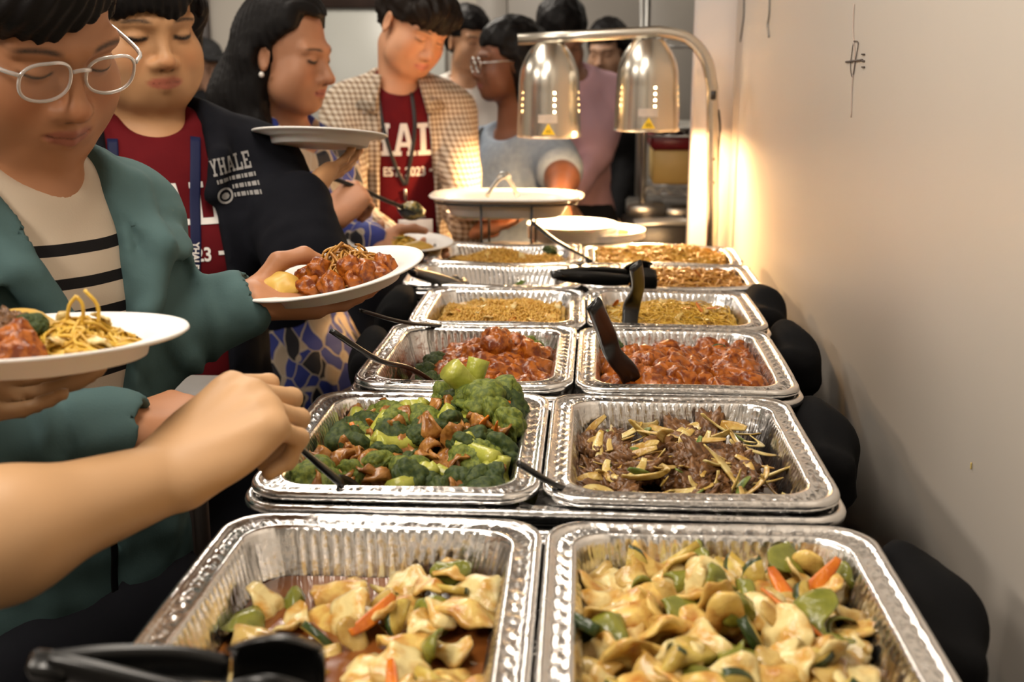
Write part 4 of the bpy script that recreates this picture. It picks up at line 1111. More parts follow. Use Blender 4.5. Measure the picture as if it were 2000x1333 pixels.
# ------------------------------------------------------------------ P3: woman in profile with long dark hair and a blue patterned blouse
def build_p3():
    N = A(570, 262, 2.56); a = 64; R, T = torso_frame(N, a, 6); base = V(N[0], N[1], 0)
    Rh = facing(74, 9, 0); eye = A(629, 119, 2.46); sc = 1.0
    hc = eye - Rh @ V(0, .085, 0); skin = V(.44, .205, .11)
    S = SDF(); head_sdf(S, hc, Rh, sc, .98, T(0, -.005, -.01), .048); S.ell(T(0, .0, -.05), (.08, .052, .06), R, .04)
    S.cone(hc + Rh @ V(0, .086, .0), hc + Rh @ V(0, .112, -.036), .007, .009, .01)
    hv = S.mesh(.0037); hcol = head_paint(hv[0], hc, Rh, sc, skin, (.42, .13, .09), wide=.98, eye='open', blush=skin * V(1.1, .8, .7))
    rs_, re, rw = T(.155, 0, -.07), A(560, 470, 2.24), A(648, 428, 2.28)
    ls, le, lw = T(-.155, 0, -.07), A(690, 460, 2.62), A(722, 472, 2.50)
    S = SDF(); S.cone(re, rw, .036, .024, .02)
    hand_sdf(S, rw, A(700, 372, 2.32) - rw, V(-.15, -.8, .5), True, curl=((42, 62, 35), (58, 66, 40), (66, 66, 40), (70, 62, 40)), thumb=((.5, .8, -.35), (.25, .85, -.5), (0, .9, -.5)), sc=.95)
    rh = S.mesh(.003)
    S = SDF(); S.cone(le, lw, .034, .024, .02); hand_sdf(S, lw, A(790, 495, 2.48) - lw, V(0, .2, -1), False, curl=((5, 15, 10),) * 4, thumb=((.5, .7, -.5), (.2, .9, -.3), (0, 1, -.1)), sc=.95)
    lh = S.mesh(.0035)
    S = SDF(); torso_sdf(S, R, T, -.012, .92, 1.0, .6); S.cone(ls, le, .036, .034); S.cone(rs_, re, .036, .034); tor = S.mesh(.009)
    p = person('woman in profile with long dark hair and a pearl earring, holding a black spoon', base, [hv, rh, lh, tor], [hcol, plain(rh[0], skin * 1.05), plain(lh[0], skin), plain(tor[0], skin)], M_skin('skin_warm'))
    wh = lambda x, y, z: hc + Rh @ (sc * V(x, y, z))
    S = SDF(); S.ell(wh(0, -.016, .056), V(.092, .100, .090), Rh, .02)
    S.ell(wh(0, .020, .100), V(.068, .05, .034), Rh @ rotx(-.35), .02)
    S.cone(wh(.03, -.055, .01), wh(.035, -.090, -.11), .062, .062, .04); S.cone(wh(-.02, -.055, .01), wh(-.02, -.090, -.11), .062, .062, .04)
    S.cone(wh(.03, -.090, -.10), wh(.045, -.05, -.27), .062, .05, .04)
    S.cone(wh(.07, -.045, -.02), wh(.072, -.02, -.17), .03, .028, .03)
    S.cone(wh(.072, -.02, -.16), wh(.06, .03, -.26), .028, .018, .03)
    def cutf(P):
        q = (P - hc.astype(np.float32)) @ Rh.astype(np.float32)
        d1 = np.maximum(q[:, 2] - (.088 + .12 * np.abs(q[:, 0])), .050 - q[:, 1])
        d2 = np.maximum(np.maximum(q[:, 2] - (.075 + 1.0 * (q[:, 1] - .06)), .004 - q[:, 1]), -.095 - q[:, 2])
        return np.minimum(d1, d2)
    S.fn(cutf, 's', .008)
    S.ell(wh(.088, -.010, -.012), V(.02, .018, .028), Rh, .006, 's')
    def st_(P):
        q = (P - hc) @ Rh
        return .0018 * np.sin(np.arctan2(q[:, 1] + .03, q[:, 2] + .02) * 60 + q[:, 0] * 60) * 0 + .0016 * np.sin(q[:, 1] * 420 + q[:, 0] * 300 + 3 * q[:, 2] / .03) + .002 * wob(q, 50, 6)
    S.disp = st_
    cloth_part('hair', S.mesh(.0042), base, M_hair(), p, 'long dark hair')
    ear = hc + Rh @ V(.089, -.006, -.043)
    part('earring', MB().lathe([(0, -.0062), (.004, -.0047), (.0062, 0), (.004, .0047), (0, .0062)], 16, ear).mesh('earring', base), mat('pearl', (.85, .8, .74), .2, coat=.6), p, 'pearl stud earring')
    # blouse
    bm_ = mat('floral_blouse', (.6, .5, .4), .7, bump=(300, .1)); nt = bm_.node_tree; b = nt.nodes['Principled BSDF']
    tc = nt.nodes.new('ShaderNodeTexCoord')
    nz = nt.nodes.new('ShaderNodeTexNoise'); nz.inputs['Scale'].default_value = 6; nt.links.new(tc.outputs['Object'], nz.inputs['Vector'])
    mp = nt.nodes.new('ShaderNodeMapping'); mp.inputs['Rotation'].default_value = (.6, .7, .3); mp.inputs['Scale'].default_value = (1.3, 1.0, .55)
    mv = nt.nodes.new('ShaderNodeVectorMath'); mv.operation = 'MULTIPLY_ADD'; mv.inputs[1].default_value = (.12, .12, .12)
    nt.links.new(nz.outputs['Color'], mv.inputs[0]); nt.links.new(tc.outputs['Object'], mp.inputs[0]); nt.links.new(mp.outputs[0], mv.inputs[2])
    vo = nt.nodes.new('ShaderNodeTexVoronoi'); vo.inputs['Scale'].default_value = 25; nt.links.new(mv.outputs[0], vo.inputs['Vector'])
    ve = nt.nodes.new('ShaderNodeTexVoronoi'); ve.feature = 'DISTANCE_TO_EDGE'; ve.inputs['Scale'].default_value = 25; nt.links.new(mv.outputs[0], ve.inputs['Vector'])
    rp = nt.nodes.new('ShaderNodeValToRGB'); rp.color_ramp.interpolation = 'CONSTANT'
    cols = [(0, (.028, .045, .26)), (.34, (.46, .36, .26)), (.52, (.012, .012, .02)), (.68, (.03, .05, .28)), (.86, (.5, .4, .3))]
    rp.color_ramp.elements[0].color = (*cols[0][1], 1); rp.color_ramp.elements[1].position = cols[1][0]; rp.color_ramp.elements[1].color = (*cols[1][1], 1)
    for pos, c_ in cols[2:]:
        e = rp.color_ramp.elements.new(pos); e.color = (*c_, 1)
    nt.links.new(vo.outputs['Color'], rp.inputs['Fac'])
    lt = nt.nodes.new('ShaderNodeMath'); lt.operation = 'LESS_THAN'; lt.inputs[1].default_value = .035; nt.links.new(ve.outputs['Distance'], lt.inputs[0])
    mx = nt.nodes.new('ShaderNodeMix'); mx.data_type = 'RGBA'; nt.links.new(lt.outputs[0], mx.inputs[0]); nt.links.new(rp.outputs['Color'], mx.inputs[6]); mx.inputs[7].default_value = (.5, .42, .33, 1)
    nt.links.new(mx.outputs[2], b.inputs['Base Color'])
    S = SDF(); torso_sdf(S, R, T, .008, .95, 1.02, .7); S.ell(T(0, .04, -.58), (.185, .175, .19), R, .05); S.cone(ls, le, .055, .05, .03); S.cone(le, lw, .05, .044, .02); S.cone(rs_, re, .055, .05, .03); S.cone(re, rw - unit(rw - re) * .06, .05, .042, .02)
    S.ell(T(0, .05, .04), (.07, .08, .075), R, .006, 's'); S.disp = folds(N, R, .003, 8)
    cloth_part('blouse', S.mesh(.007), base, bm_, p, 'blouse with blue, cream and dark leaf pattern')
    S = SDF(); torso_sdf(S, R, T, .018, .97, 1.02, .5, hips=False)
    S.fn(lambda P: -(((P - N) @ R)[:, 2] + .16), 's', .01) if False else S.fn(lambda P: -.13 - ((P - N) @ R)[:, 2], 's', .01)
    cut_front(S, R, N, lambda z: (z * 0 + .06, z * 0), .0, .01); S.ell(T(0, .03, .05), (.075, .09, .08), R, .01, 's')
    cloth_part('shrug', S.mesh(.007), base, clothmat('navy_knit', (.008, .009, .016)), p, 'short navy shrug over the shoulders')
    trousers(N, a, base, p, clothmat('charcoal_cotton', (.012, .013, .018)), .95)
build_p3()

# ------------------------------------------------------------------ P4: young man in a plaid shirt over the maroon tee, black lanyard with badge
def build_p4():
    N = A(778, 170, 3.14); a = 14; R, T = torso_frame(N, a, 2); base = V(N[0], N[1], 0)
    Rh = facing(44, 30, -8); eye = A(842, 80, 3.02); sc = 1.04
    hc = eye - Rh @ V(0, .085, 0); skin = V(.60, .30, .17)
    S = SDF(); head_sdf(S, hc, Rh, sc, 1.0, T(0, 0, -.01), .052); S.ell(T(0, .0, -.05), (.085, .055, .06), R, .04)
    hv = S.mesh(.004); hcol = head_paint(hv[0], hc, Rh, sc, skin, (.52, .18, .13), blush=skin * V(1.05, .78, .65))
    ls, le, lw = T(-.160, -.01, -.07), A(905, 410, 3.06), A(915, 452, 2.90)
    rs_, re, rw = T(.160, -.01, -.07), A(682, 420, 2.95), A(770, 478, 2.72)
    S = SDF(); S.cone(le, lw, .034, .026, .02); hand_sdf(S, lw, A(985, 434, 2.87) - lw, V(0, .3, -1), False, curl=((3, 12, 8),) * 4, thumb=((.6, .6, -.4), (.2, .9, -.4), (0, 1, -.2)))
    lh = S.mesh(.004)
    S = SDF(); S.cone(re, rw, .034, .026, .02); hand_sdf(S, rw, A(818, 488, 2.55) - rw, V(0, .1, -1), True, curl=((5, 12, 8),) * 4, thumb=((.5, .6, -.6), (.3, .9, -.55), (.2, 1, -.25)))
    rh = S.mesh(.004)
    S = SDF(); torso_sdf(S, R, T, -.012, 1.03); S.cone(ls, le, .04, .036); S.cone(rs_, re, .04, .036); tor = S.mesh(.009)
    p = person('young man with bowed head in an open plaid shirt over a maroon shirt', base, [hv, lh, rh, tor], [hcol, plain(lh[0], skin), plain(rh[0], skin), plain(tor[0], skin)], M_skin('skin_warm'))
    wh = lambda x, y, z: hc + Rh @ (sc * V(x, y, z))
    S = SDF(); S.ell(wh(0, -.022, .055), V(.096, .118, .095), Rh, .02); S.ell(wh(0, .062, .062), V(.082, .046, .046), Rh, .02); S.ell(wh(0, -.06, .0), V(.078, .06, .06), Rh, .02)
    def cutf(P):
        q = (P - hc.astype(np.float32)) @ Rh.astype(np.float32)
        d1 = np.maximum(q[:, 2] - (.020 + .008 * np.sin(q[:, 0] * 90)), .034 - q[:, 1])
        d2 = np.maximum(q[:, 2] - .016, -.022 - q[:, 1])
        return np.minimum(d1, d2)
    S.fn(cutf, 's', .008); S.disp = lambda P: .004 * wob(P, 110, 4) + .003 * np.sin(((P - hc) @ Rh)[:, 0] * 260 + 4 * wob(P, 40, 2))
    cloth_part('hair', S.mesh(.0045), base, M_hair('brown_black_hair', (.011, .007, .005)), p, 'thick dark hair')
    S = SDF(); torso_sdf(S, R, T, .004, .96); S.ell(T(0, .055, .035), (.072, .08, .052), R @ rotx(-.25), .006, 's'); S.disp = folds(N, R, .0016, 3)
    tv = S.mesh(.005); sh = cloth_part('t_shirt', tv, base, M_maroon, p, 'maroon crew neck t-shirt', (R, N))
    tee_print(tv, T, R, sh, base, x_off=.004, z=-.175, hgt=.085, lw=.064, small=.025, zs=-.230)
    pm = mat('plaid_cotton', (.5, .4, .3), .8, bump=(380, .15)); nt = pm.node_tree; b = nt.nodes['Principled BSDF']
    at = nt.nodes.new('ShaderNodeAttribute'); at.attribute_name = 'loc'
    sp = nt.nodes.new('ShaderNodeSeparateXYZ'); nt.links.new(at.outputs['Vector'], sp.inputs[0])
    def mth(op, x, y=None):
        n = nt.nodes.new('ShaderNodeMath'); n.operation = op
        for i, q in enumerate((x, y)):
            if q is None: continue
            if isinstance(q, (int, float)): n.inputs[i].default_value = q
            else: nt.links.new(q, n.inputs[i])
        return n.outputs[0]
    def band(v): return mth('LESS_THAN', mth('FRACT', mth('MULTIPLY', mth('ADD', v, 3.0), 1 / .0135)), .45)
    xy = mth('ADD', sp.outputs['X'], mth('MULTIPLY', sp.outputs['Y'], .3))
    tot = mth('MULTIPLY', mth('ADD', band(xy), band(sp.outputs['Z'])), .5)
    rp = nt.nodes.new('ShaderNodeValToRGB'); nt.links.new(tot, rp.inputs['Fac'])
    rp.color_ramp.elements[0].color = (.60, .52, .42, 1); rp.color_ramp.elements[1].color = (.17, .105, .065, 1)
    e = rp.color_ramp.elements.new(.5); e.color = (.38, .285, .195, 1)
    nt.links.new(rp.outputs['Color'], b.inputs['Base Color'])
    S = SDF(); torso_sdf(S, R, T, .014, .96, 1.02)
    cut_front(S, R, N, lambda z: (np.interp(z, [-.6, -.3, .05], [.095, .078, .058]), np.interp(z, [-.6, 0], [-.016, -.006])), .0, .008); S.ell(T(0, .03, .07), (.07, .085, .085), R, .01, 's')
    S.cone(ls, le, .060, .054, .03); S.cone(le, lw - unit(lw - le) * .01, .054, .046, .02); S.cone(rs_, re, .060, .054, .03); S.cone(re, rw - unit(rw - re) * .02, .054, .046, .02)
    S.disp = folds(N, R, .003, 7)
    jv = S.mesh(.0065)
    jk = cloth_part('plaid_shirt', jv, base, pm, p, 'open brown and cream plaid shirt', (R, N))
    for s in (-1, 1):       # pointed collar leaves
        o = [T(s * .050, .045, .035), T(s * .095, -.01, .030), T(s * .118, .072, -.050), T(s * .070, .105, -.062)]
        cen = sum(o) / 4; nn = unit(np.cross(o[1] - o[0], o[3] - o[0])) * (1 if s < 0 else -1)
        v = [q + nn * t for t in (.004, -.004) for q in o]
        f = [[0, 1, 2, 3], [7, 6, 5, 4]] + [[i, i + 4, (i + 1) % 4 + 4, (i + 1) % 4] for i in range(4)]
        me = MB().add(v, f)
        cl = me.mesh('collar', base, False); cv = np.array([vv.co for vv in cl.vertices]) + base
        at_ = cl.attributes.new('loc', 'FLOAT_VECTOR', 'POINT'); at_.data.foreach_set('vector', ((cv - N) @ R).astype(np.float32).ravel())
        part('collar', cl, pm, jk)
    bvj = bvh_of(jv); n = R @ V(0, 1, 0)
    for z in (-.06, -.13, -.2, -.27):
        h = bvj.ray_cast(Vector(T(.098, .4, z)), Vector(-n), 1)
        if h[0] is not None: part('button', MB().lathe([(0, .002), (.005, .0015), (.0055, 0)], 12, np.array(h[0]) + n * .001, R @ rotx(-PI / 2)).mesh('button', base), M_white, jk)
    bt = bvh_of(tv); M_lb = mat('black_lanyard', (.01, .01, .012), .5, bump=(200, .1))
    ln = None; end = T(-.004, .12, -.285)
    for s, pts in ((1, [T(.062, .05, .01), T(.05, .1, -.1), T(.022, .1, -.2), T(-.004, .1, -.255)]), (-1, [T(-.03, .06, -.0), T(-.034, .1, -.1), T(-.018, .1, -.2), T(-.006, .1, -.255)])):
        rb, _ = ribbon(pts, .010, bt, n, .004)
        if ln is None: ln = part('lanyard', rb.mesh('lanyard', base), M_lb, p, 'black lanyard with clip')
        else: part('lanyard_strap', rb.mesh('lanyard_strap', base), M_lb, ln)
    h = bt.ray_cast(Vector(T(-.004, .4, -.28)), Vector(-n), 1); cp = np.array(h[0]) + n * .006
    part('clip', MB().box(cp, (.008, .005, .03), R, bev=.001).mesh('clip', base, False), M_chrome, ln, 'metal lanyard clip')
    bc = A(812, 455, 2.60)
    bd_ = part('badge', MB().box(bc, (.078, .002, .062), R, bev=.0008).mesh('badge', base, False), mat('badge_card', (.75, .66, .60), .3, coat=.5), p, 'white name badge with a small portrait')
    part('badge_photo', MB().box(bc + R @ V(.016, .0022, .004), (.014, .001, .018), R).mesh('badge_photo', base, False), mat('badge_print', (.45, .28, .22), .6, var=(200, (.3, .15, .12))), bd_)
    for zz in (.006, -.002, -.010): part('badge_line', MB().box(bc + R @ V(-.014, .0022, zz), (.03, .001, .003), R).mesh('badge_line', base, False), mat('badge_text', (.35, .25, .25), .6), bd_)
    part('badge_cord', MB().tube(spline([cp, (cp + bc) / 2 + V(0, .0, -.02), bc + R @ V(0, .002, .031)], 10), .002, 6).mesh('badge_cord', base), M_lb, bd_)
    trousers(N, a, base, p, clothmat('charcoal_cotton', (.012, .013, .018)))
build_p4()

# ------------------------------------------------------------------ background people
def back_person(label, N, a, head, eye, skin, hairmat, top, toplabel, arms, lean=3, sw=1.0, sc=1.0, hair=None, sleeves='short', hres=.0066, neckcut=.075, dress=None, lip=(.35, .12, .1), extra=None, legs=None):
    R, T = torso_frame(N, a, lean); base = V(N[0], N[1], 0); Rh = facing(*head); hc = eye - Rh @ V(0, .085 * sc, 0)
    S = SDF(); head_sdf(S, hc, Rh, sc, 1.0, T(0, 0, -.01), .05)
    S.ell(T(0, .0, -.05), (.085, .055, .06), R, .04)
    hv = S.mesh(hres)
    S = SDF(); torso_sdf(S, R, T, -.01, sw)
    J = []
    for s, (el, wr, hd) in arms.items():
        sh = T((.165 if s == 'r' else -.165) * sw, -.01, -.07); J.append((sh, el, wr))
        S.cone(sh, el, .048 * sw, .044 * sw, .03); S.cone(el, wr, .042 * sw, .027, .03)
        hand_sdf(S, wr, hd[0], hd[1], s == 'r', curl=((25, 30, 20),) * 4)
    tor = S.mesh(hres)
    p = person(label, base, [hv, tor], [head_paint(hv[0], hc, Rh, sc, skin, lip), plain(tor[0], skin)], M_skin('skin_warm'))
    wh = lambda x, y, z: hc + Rh @ (sc * V(x, y, z))
    S = SDF(); hair(S, wh, Rh, hc, sc); S.disp = lambda P: .004 * wob(P, 90, 2) + .002 * wob(P, 200, 1)
    cloth_part('hair', S.mesh(hres), base, hairmat, p)
    S = SDF(); torso_sdf(S, R, T, .010, sw, 1.05, .4)
    for sh, el, wr in J:
        if sleeves == 'short': S.cone(sh, sh + (el - sh) * .62, .066 * sw, .066 * sw, .04)
        elif sleeves == 'long': S.cone(sh, el, .064 * sw, .056, .04); S.cone(el, wr, .055, .042, .02)
    S.ell(T(0, .04, .05), (neckcut, .08, .065), R, .006, 's'); S.disp = folds(N, R, .003, 5)
    cloth_part('top', S.mesh(.009), base, top, p, toplabel)
    trousers(N, a, base, p, legs or clothmat('charcoal_cotton', (.012, .013, .018)))
    if extra: extra(p, base, wh, Rh, T, R)
    return p
def short_hair(S, wh, Rh, hc, sc, line=.045):
    S.ell(wh(0, -.025, .055), sc * V(.09, .11, .092), Rh, .02); S.ell(wh(0, -.06, .0), sc * V(.076, .06, .06), Rh, .02)
    S.fn(lambda P: np.minimum(np.maximum(((P - hc) @ Rh)[:, 2] - line * sc, .04 * sc - ((P - hc) @ Rh)[:, 1]), np.maximum(((P - hc) @ Rh)[:, 2] - .015, -.015 - ((P - hc) @ Rh)[:, 1])), 's', .01)
def long_hair(S, wh, Rh, hc, sc, line=.045, L=.26):
    short_hair(S, wh, Rh, hc, sc, line)
    for s in (-1, 1): S.cone(wh(s * .06, -.04, .02), wh(s * .07, -.05, -L), .045, .035, .03)
    S.cone(wh(0, -.09, .02), wh(0, -.09, -L), .06, .045, .04)
def tied_hair(S, wh, Rh, hc, sc):
    short_hair(S, wh, Rh, hc, sc); S.ell(wh(0, -.13, .02), V(.045, .04, .045), Rh, .02)
# woman in a pale blue tee leaning over the plates
N5 = A(1000, 262, 3.72)
def p5_extra(p, base, wh, Rh, T, R):
    g = MB()
    for s in (-1, 1):
        g.tube([wh(s * .034 + .026 * math.cos(t), .100, -.005 + .023 * math.sin(t)) for t in np.linspace(0, 2 * PI, 25)], .0022, 6, caps=False)
        g.tube([wh(s * .06, .098, .002), wh(s * .08, .03, .006), wh(s * .083, -.02, .004)], .0018, 6)
    g.tube([wh(-.009, .101, .0), wh(.009, .101, .0)], .002, 6)
    part('glasses', g.mesh('glasses', base), M_chrome, p, 'thin metal rimmed glasses')
    rb, _ = ribbon([T(.11, .03, .02), T(.09, .11, -.06), T(.05, .16, -.2)], .02, None, R @ V(0, 1, 0)); part('strap', rb.mesh('strap', base), M_blackwire, p, 'black shoulder strap')
back_person('woman in glasses and a pale blue t-shirt reaching down past the serving stand', N5, -42, (-70, 2, 0), A(938, 124, 3.62), V(.17, .065, .032), M_hair(), clothmat('pale_blue_jersey', (.24, .29, .36), (60, (.30, .35, .42))), 'pale blue short sleeve t-shirt',
            {'l': (A(1098, 350, 3.45), A(1090, 400, 3.22), (A(1088, 470, 3.12) - A(1090, 400, 3.22), V(0, -1, .2))), 'r': (A(900, 400, 3.75), A(935, 455, 3.5), (V(.4, -.9, .1), V(0, .2, -1)))}, sw=1.12, hair=lambda *k: long_hair(*k, line=.05, L=.12), neckcut=.10, lip=(.2, .06, .05), extra=p5_extra)
# man in a white shirt behind the plaid shirt
back_person('man in a white shirt standing behind the plaid shirt', A(905, 165, 4.6), 24, (38, 5, 0), A(938, 84, 4.5), V(.42, .22, .12), M_hair(), clothmat('white_cotton', (.6, .57, .52)), 'white shirt',
            {'l': (A(985, 330, 4.6), A(975, 420, 4.4), (V(.2, -.9, .1), V(0, .2, 1))), 'r': (A(820, 330, 4.6), A(850, 420, 4.4), (V(.2, -.9, .1), V(0, .2, 1)))}, hair=short_hair)
# person in pink and woman in a black dress behind the lamp shades
back_person('person in a pink top behind the heat lamp shades', A(1118, 150, 4.15), 10, (20, 25, 0), A(1110, 95, 4.02), V(.35, .19, .12), M_hair(), clothmat('pink_cotton', (.58, .36, .41)), 'pink top',
            {'l': (A(1165, 300, 4.15), A(1120, 380, 4.0), (V(-.3, -.8, -.2), V(0, .2, 1))), 'r': (A(1060, 300, 4.15), A(1090, 390, 4.0), (V(.2, -.8, -.2), V(0, .2, 1)))}, hair=lambda *k: short_hair(*k, line=.03), sleeves='long')
back_person('woman with long black hair in a black dress near the kitchen bay', A(1186, 178, 5.2), -6, (-22, 12, 0), A(1172, 108, 5.06), V(.42, .24, .15), M_hair(), clothmat('black_jersey', (.006, .006, .007)), 'black dress',
            {'l': (A(1222, 330, 5.2), A(1200, 430, 5.05), (V(-.3, -.8, -.2), V(0, .2, 1))), 'r': (A(1145, 330, 5.2), A(1160, 430, 5.05), (V(.2, -.8, -.2), V(0, .2, 1)))}, hair=lambda *k: long_hair(*k, line=.05, L=.3), sleeves='long', neckcut=.11)
# person with a black cap far off by the door
def cap_hat(S, wh, Rh, hc, sc):
    S.ell(wh(0, -.01, .06), V(.1, .11, .085), Rh); S.fn(lambda P: ((P - hc) @ Rh)[:, 2] - .035, 's', .01); S.ell(wh(0, .12, .045), V(.08, .07, .012), Rh, .01)
pc = back_person('person in a black cap by the far door frame', A(424, 190, 5.9), 40, (55, 5, 0), A(418, 132, 5.85), V(.36, .2, .13), mat('black_cap_cloth', (.008, .008, .009), .8, bump=(300, .1)), clothmat('black_jersey', (.006, .006, .007)), 'black top',
            {'l': (A(450, 270, 5.9), A(440, 330, 5.7), (V(0, -.8, -.2), V(0, .2, 1))), 'r': (A(400, 270, 5.9), A(405, 330, 5.7), (V(0, -.8, -.2), V(0, .2, 1)))}, hair=cap_hat, sleeves='long', hres=.008)
for ch in pc.children:
    if ch.name.startswith('hair'): ch.name = 'cap'
# ================================================================== food pieces
def ico(sub):
    bm = bmesh.new(); bmesh.ops.create_icosphere(bm, subdivisions=sub, radius=1)
    v = np.array([x.co for x in bm.verts]); f = np.array([[y.index for y in x.verts] for x in bm.faces]); bm.free(); return v, f
I2, I3, I4 = ico(2), ico(3), ico(4)
def fbm(P, seed, f): return np.array([mnoise.noise(Vector((p[0] * f + seed * 7.3, p[1] * f - seed * 3.1, p[2] * f + seed))) for p in P])
def nugget(i, size=.019, base=I4):
    v, f = base; s = np.array([1.0 + .35 * random.random(), .8 + .25 * random.random(), .72 + .2 * random.random()])
    d = 1 + .34 * fbm(v, i, 1.5) + .17 * np.abs(fbm(v, i + 5, 3.4)) + .05 * fbm(v, i + 9, 9)
    return mesh_np('piece', v * d[:, None] * s * size, f)
def leaf_piece(i, w=.04, l=.045, th=.004, bend=1.0, n=9, ruffle=.003, one=False):
    """curved irregular patch with thickness"""
    rs = np.random.default_rng(100 + i)
    g = np.linspace(-1, 1, n); U, Vv = np.meshgrid(g, g, indexing='ij')
    ang = np.arctan2(Vv, U); rad = np.maximum(np.abs(U), np.abs(Vv))
    rnd = rad / np.maximum(np.hypot(U, Vv), 1e-6)
    out = rnd ** .75; irr = 1 + .10 * np.sin(ang * 2 + rs.random() * 6) + .09 * np.sin(ang * 3 + rs.random() * 6) + .06 * np.sin(ang * 5 + rs.random() * 6)
    x = U * out * irr * w / 2; y = Vv * out * irr * l / 2
    k1, k2 = -bend * rs.uniform(.15, .7), (0 if one else bend * rs.uniform(-.4, .3))
    z = k1 * x * x / w * 2 + k2 * y * y / l * 2 + ruffle * np.sin(x / w * 9 + rs.random() * 6) * np.sin(y / l * 8 + rs.random() * 6)
    tk_ = th * (1 - .55 * rad ** 3) * (1 + .6 * np.sin(y / l * 5 + i) * (rs.random() < .6))
    top = np.stack([x, y, z + tk_ / 2], -1).reshape(-1, 3); bot = np.stack([x, y, z - tk_ / 2], -1).reshape(-1, 3)
    f = []; N = n * n
    for a in range(n - 1):
        for b in range(n - 1):
            q = [a * n + b, (a + 1) * n + b, (a + 1) * n + b + 1, a * n + b + 1]; f.append(q); f.append([k + N for k in q[::-1]])
    per = [(0, b) for b in range(n)] + [(a, n - 1) for a in range(1, n)] + [(n - 1, b) for b in range(n - 2, -1, -1)] + [(a, 0) for a in range(n - 2, 0, -1)]
    idx = [a * n + b for a, b in per]
    for p, q in zip(idx, idx[1:] + idx[:1]): f.append([p, q, q + N, p + N])
    return mesh_np('piece', np.concatenate([top, bot]), f)
def strip_piece(i, L=.05, w=.005, th=.003, curl=1.0, n=14, twist=1.0):
    rs = np.random.default_rng(300 + i); pts = []; p = V(-L / 2, 0, 0); a = rs.uniform(-.6, .6) * curl; b = rs.uniform(-.5, .1)
    k = rs.uniform(-2.4, 2.4) * curl
    for t in range(n):
        pts.append(p); p = p + L / n * V(math.cos(a) * math.cos(b), math.sin(a) * math.cos(b), math.sin(b)); a += k / n + .05 * rs.normal() * curl; b += rs.uniform(-.02, .07) * curl
    pts = np.array(pts); pts -= pts.mean(0)
    fl = [(w / 2 * (.34 + .66 * math.sin(PI * (t + .5) / n) ** .7), th / 2 * (.5 + .5 * math.sin(PI * (t + .5) / n))) for t in range(n)]
    mb = MB().tube(list(pts), 0, 8, flat=fl, up=(0, .3, 1)); return mb.mesh('piece')
def slab_wavy(i, L=.05, w=.022, th=.004):
    """wavy sliced meat: grid strip with ripples"""
    rs = np.random.default_rng(500 + i); n, m = 12, 5; g = np.zeros((n, m, 3)); ph = rs.random(4) * 6
    for a in range(n):
        for b in range(m):
            u, v = a / (n - 1) - .5, b / (m - 1) - .5; ww = w * (.65 + .35 * math.cos(u * 2.6)) * (1 + .2 * math.sin(u * 9 + ph[0]))
            g[a, b] = (u * L, v * ww + .005 * math.sin(u * 6 + ph[1]), .007 * math.sin(u * 7 + ph[2]) + .004 * math.sin(v * 5 + u * 9 + ph[3]))
    t = g.copy(); t[..., 2] += th / 2; bt = g.copy(); bt[..., 2] -= th / 2
    N = n * m; f = []
    for a in range(n - 1):
        for b in range(m - 1):
            q = [a * m + b, (a + 1) * m + b, (a + 1) * m + b + 1, a * m + b + 1]; f.append(q); f.append([k + N for k in q[::-1]])
    idx = [b for b in range(m)] + [a * m + m - 1 for a in range(1, n)] + [(n - 1) * m + b for b in range(m - 2, -1, -1)] + [a * m for a in range(n - 2, 0, -1)]
    for p, q in zip(idx, idx[1:] + idx[:1]): f.append([p, q, q + N, p + N])
    return mesh_np('piece', np.concatenate([t.reshape(-1, 3), bt.reshape(-1, 3)]), f)
def crumple(i, size=.0145):
    v, f = I4; s = np.array([1.2 + .4 * random.random(), .85, .6])
    d = 1 + .5 * fbm(v, i + 40, 1.6) + .42 * fbm(v, i + 44, 4) + .24 * fbm(v, i + 48, 8)
    return mesh_np('piece', v * d[:, None] * s * size, f)
def half_moon(i, r=.018, th=.006, n=12):
    mb = MB(); a = np.linspace(0, PI, n); v = [(r * math.cos(t), r * math.sin(t) * .9, z) for z in (th / 2, -th / 2) for t in a]; f = [list(range(n)), list(range(2 * n - 1, n - 1, -1))]
    for k in range(n): f.append([k, k + n, (k + 1) % n + n, (k + 1) % n])
    me = MB().add(v, f).mesh('piece', smooth=False); return me
I5 = ico(5)
def floret(i, r=.022):
    """broccoli crown: a cap of many small round buds"""
    v, f = I5; rs = np.random.default_rng(700 + i); u = v.copy()
    def buds(n, rad, amp):
        p = rs.normal(size=(n, 3)); p /= np.linalg.norm(p, axis=1)[:, None]; best = np.full(len(u), 9.)
        for q in p: best = np.minimum(best, ((v - q) ** 2).sum(1))
        return amp * np.sqrt(np.clip(1 - best / rad ** 2, 0, 1))
    d = .78 + buds(16, .62, .30) + buds(150, .24, .12) + buds(900, .10, .05) + .10 * np.sin(v[:, 0] * 3 + i) * np.sin(v[:, 1] * 3 - i)
    u = u * d[:, None]; u[:, 2] = np.where(u[:, 2] < 0, u[:, 2] * .4, u[:, 2] * .8)
    return mesh_np('crown', u * r, f)
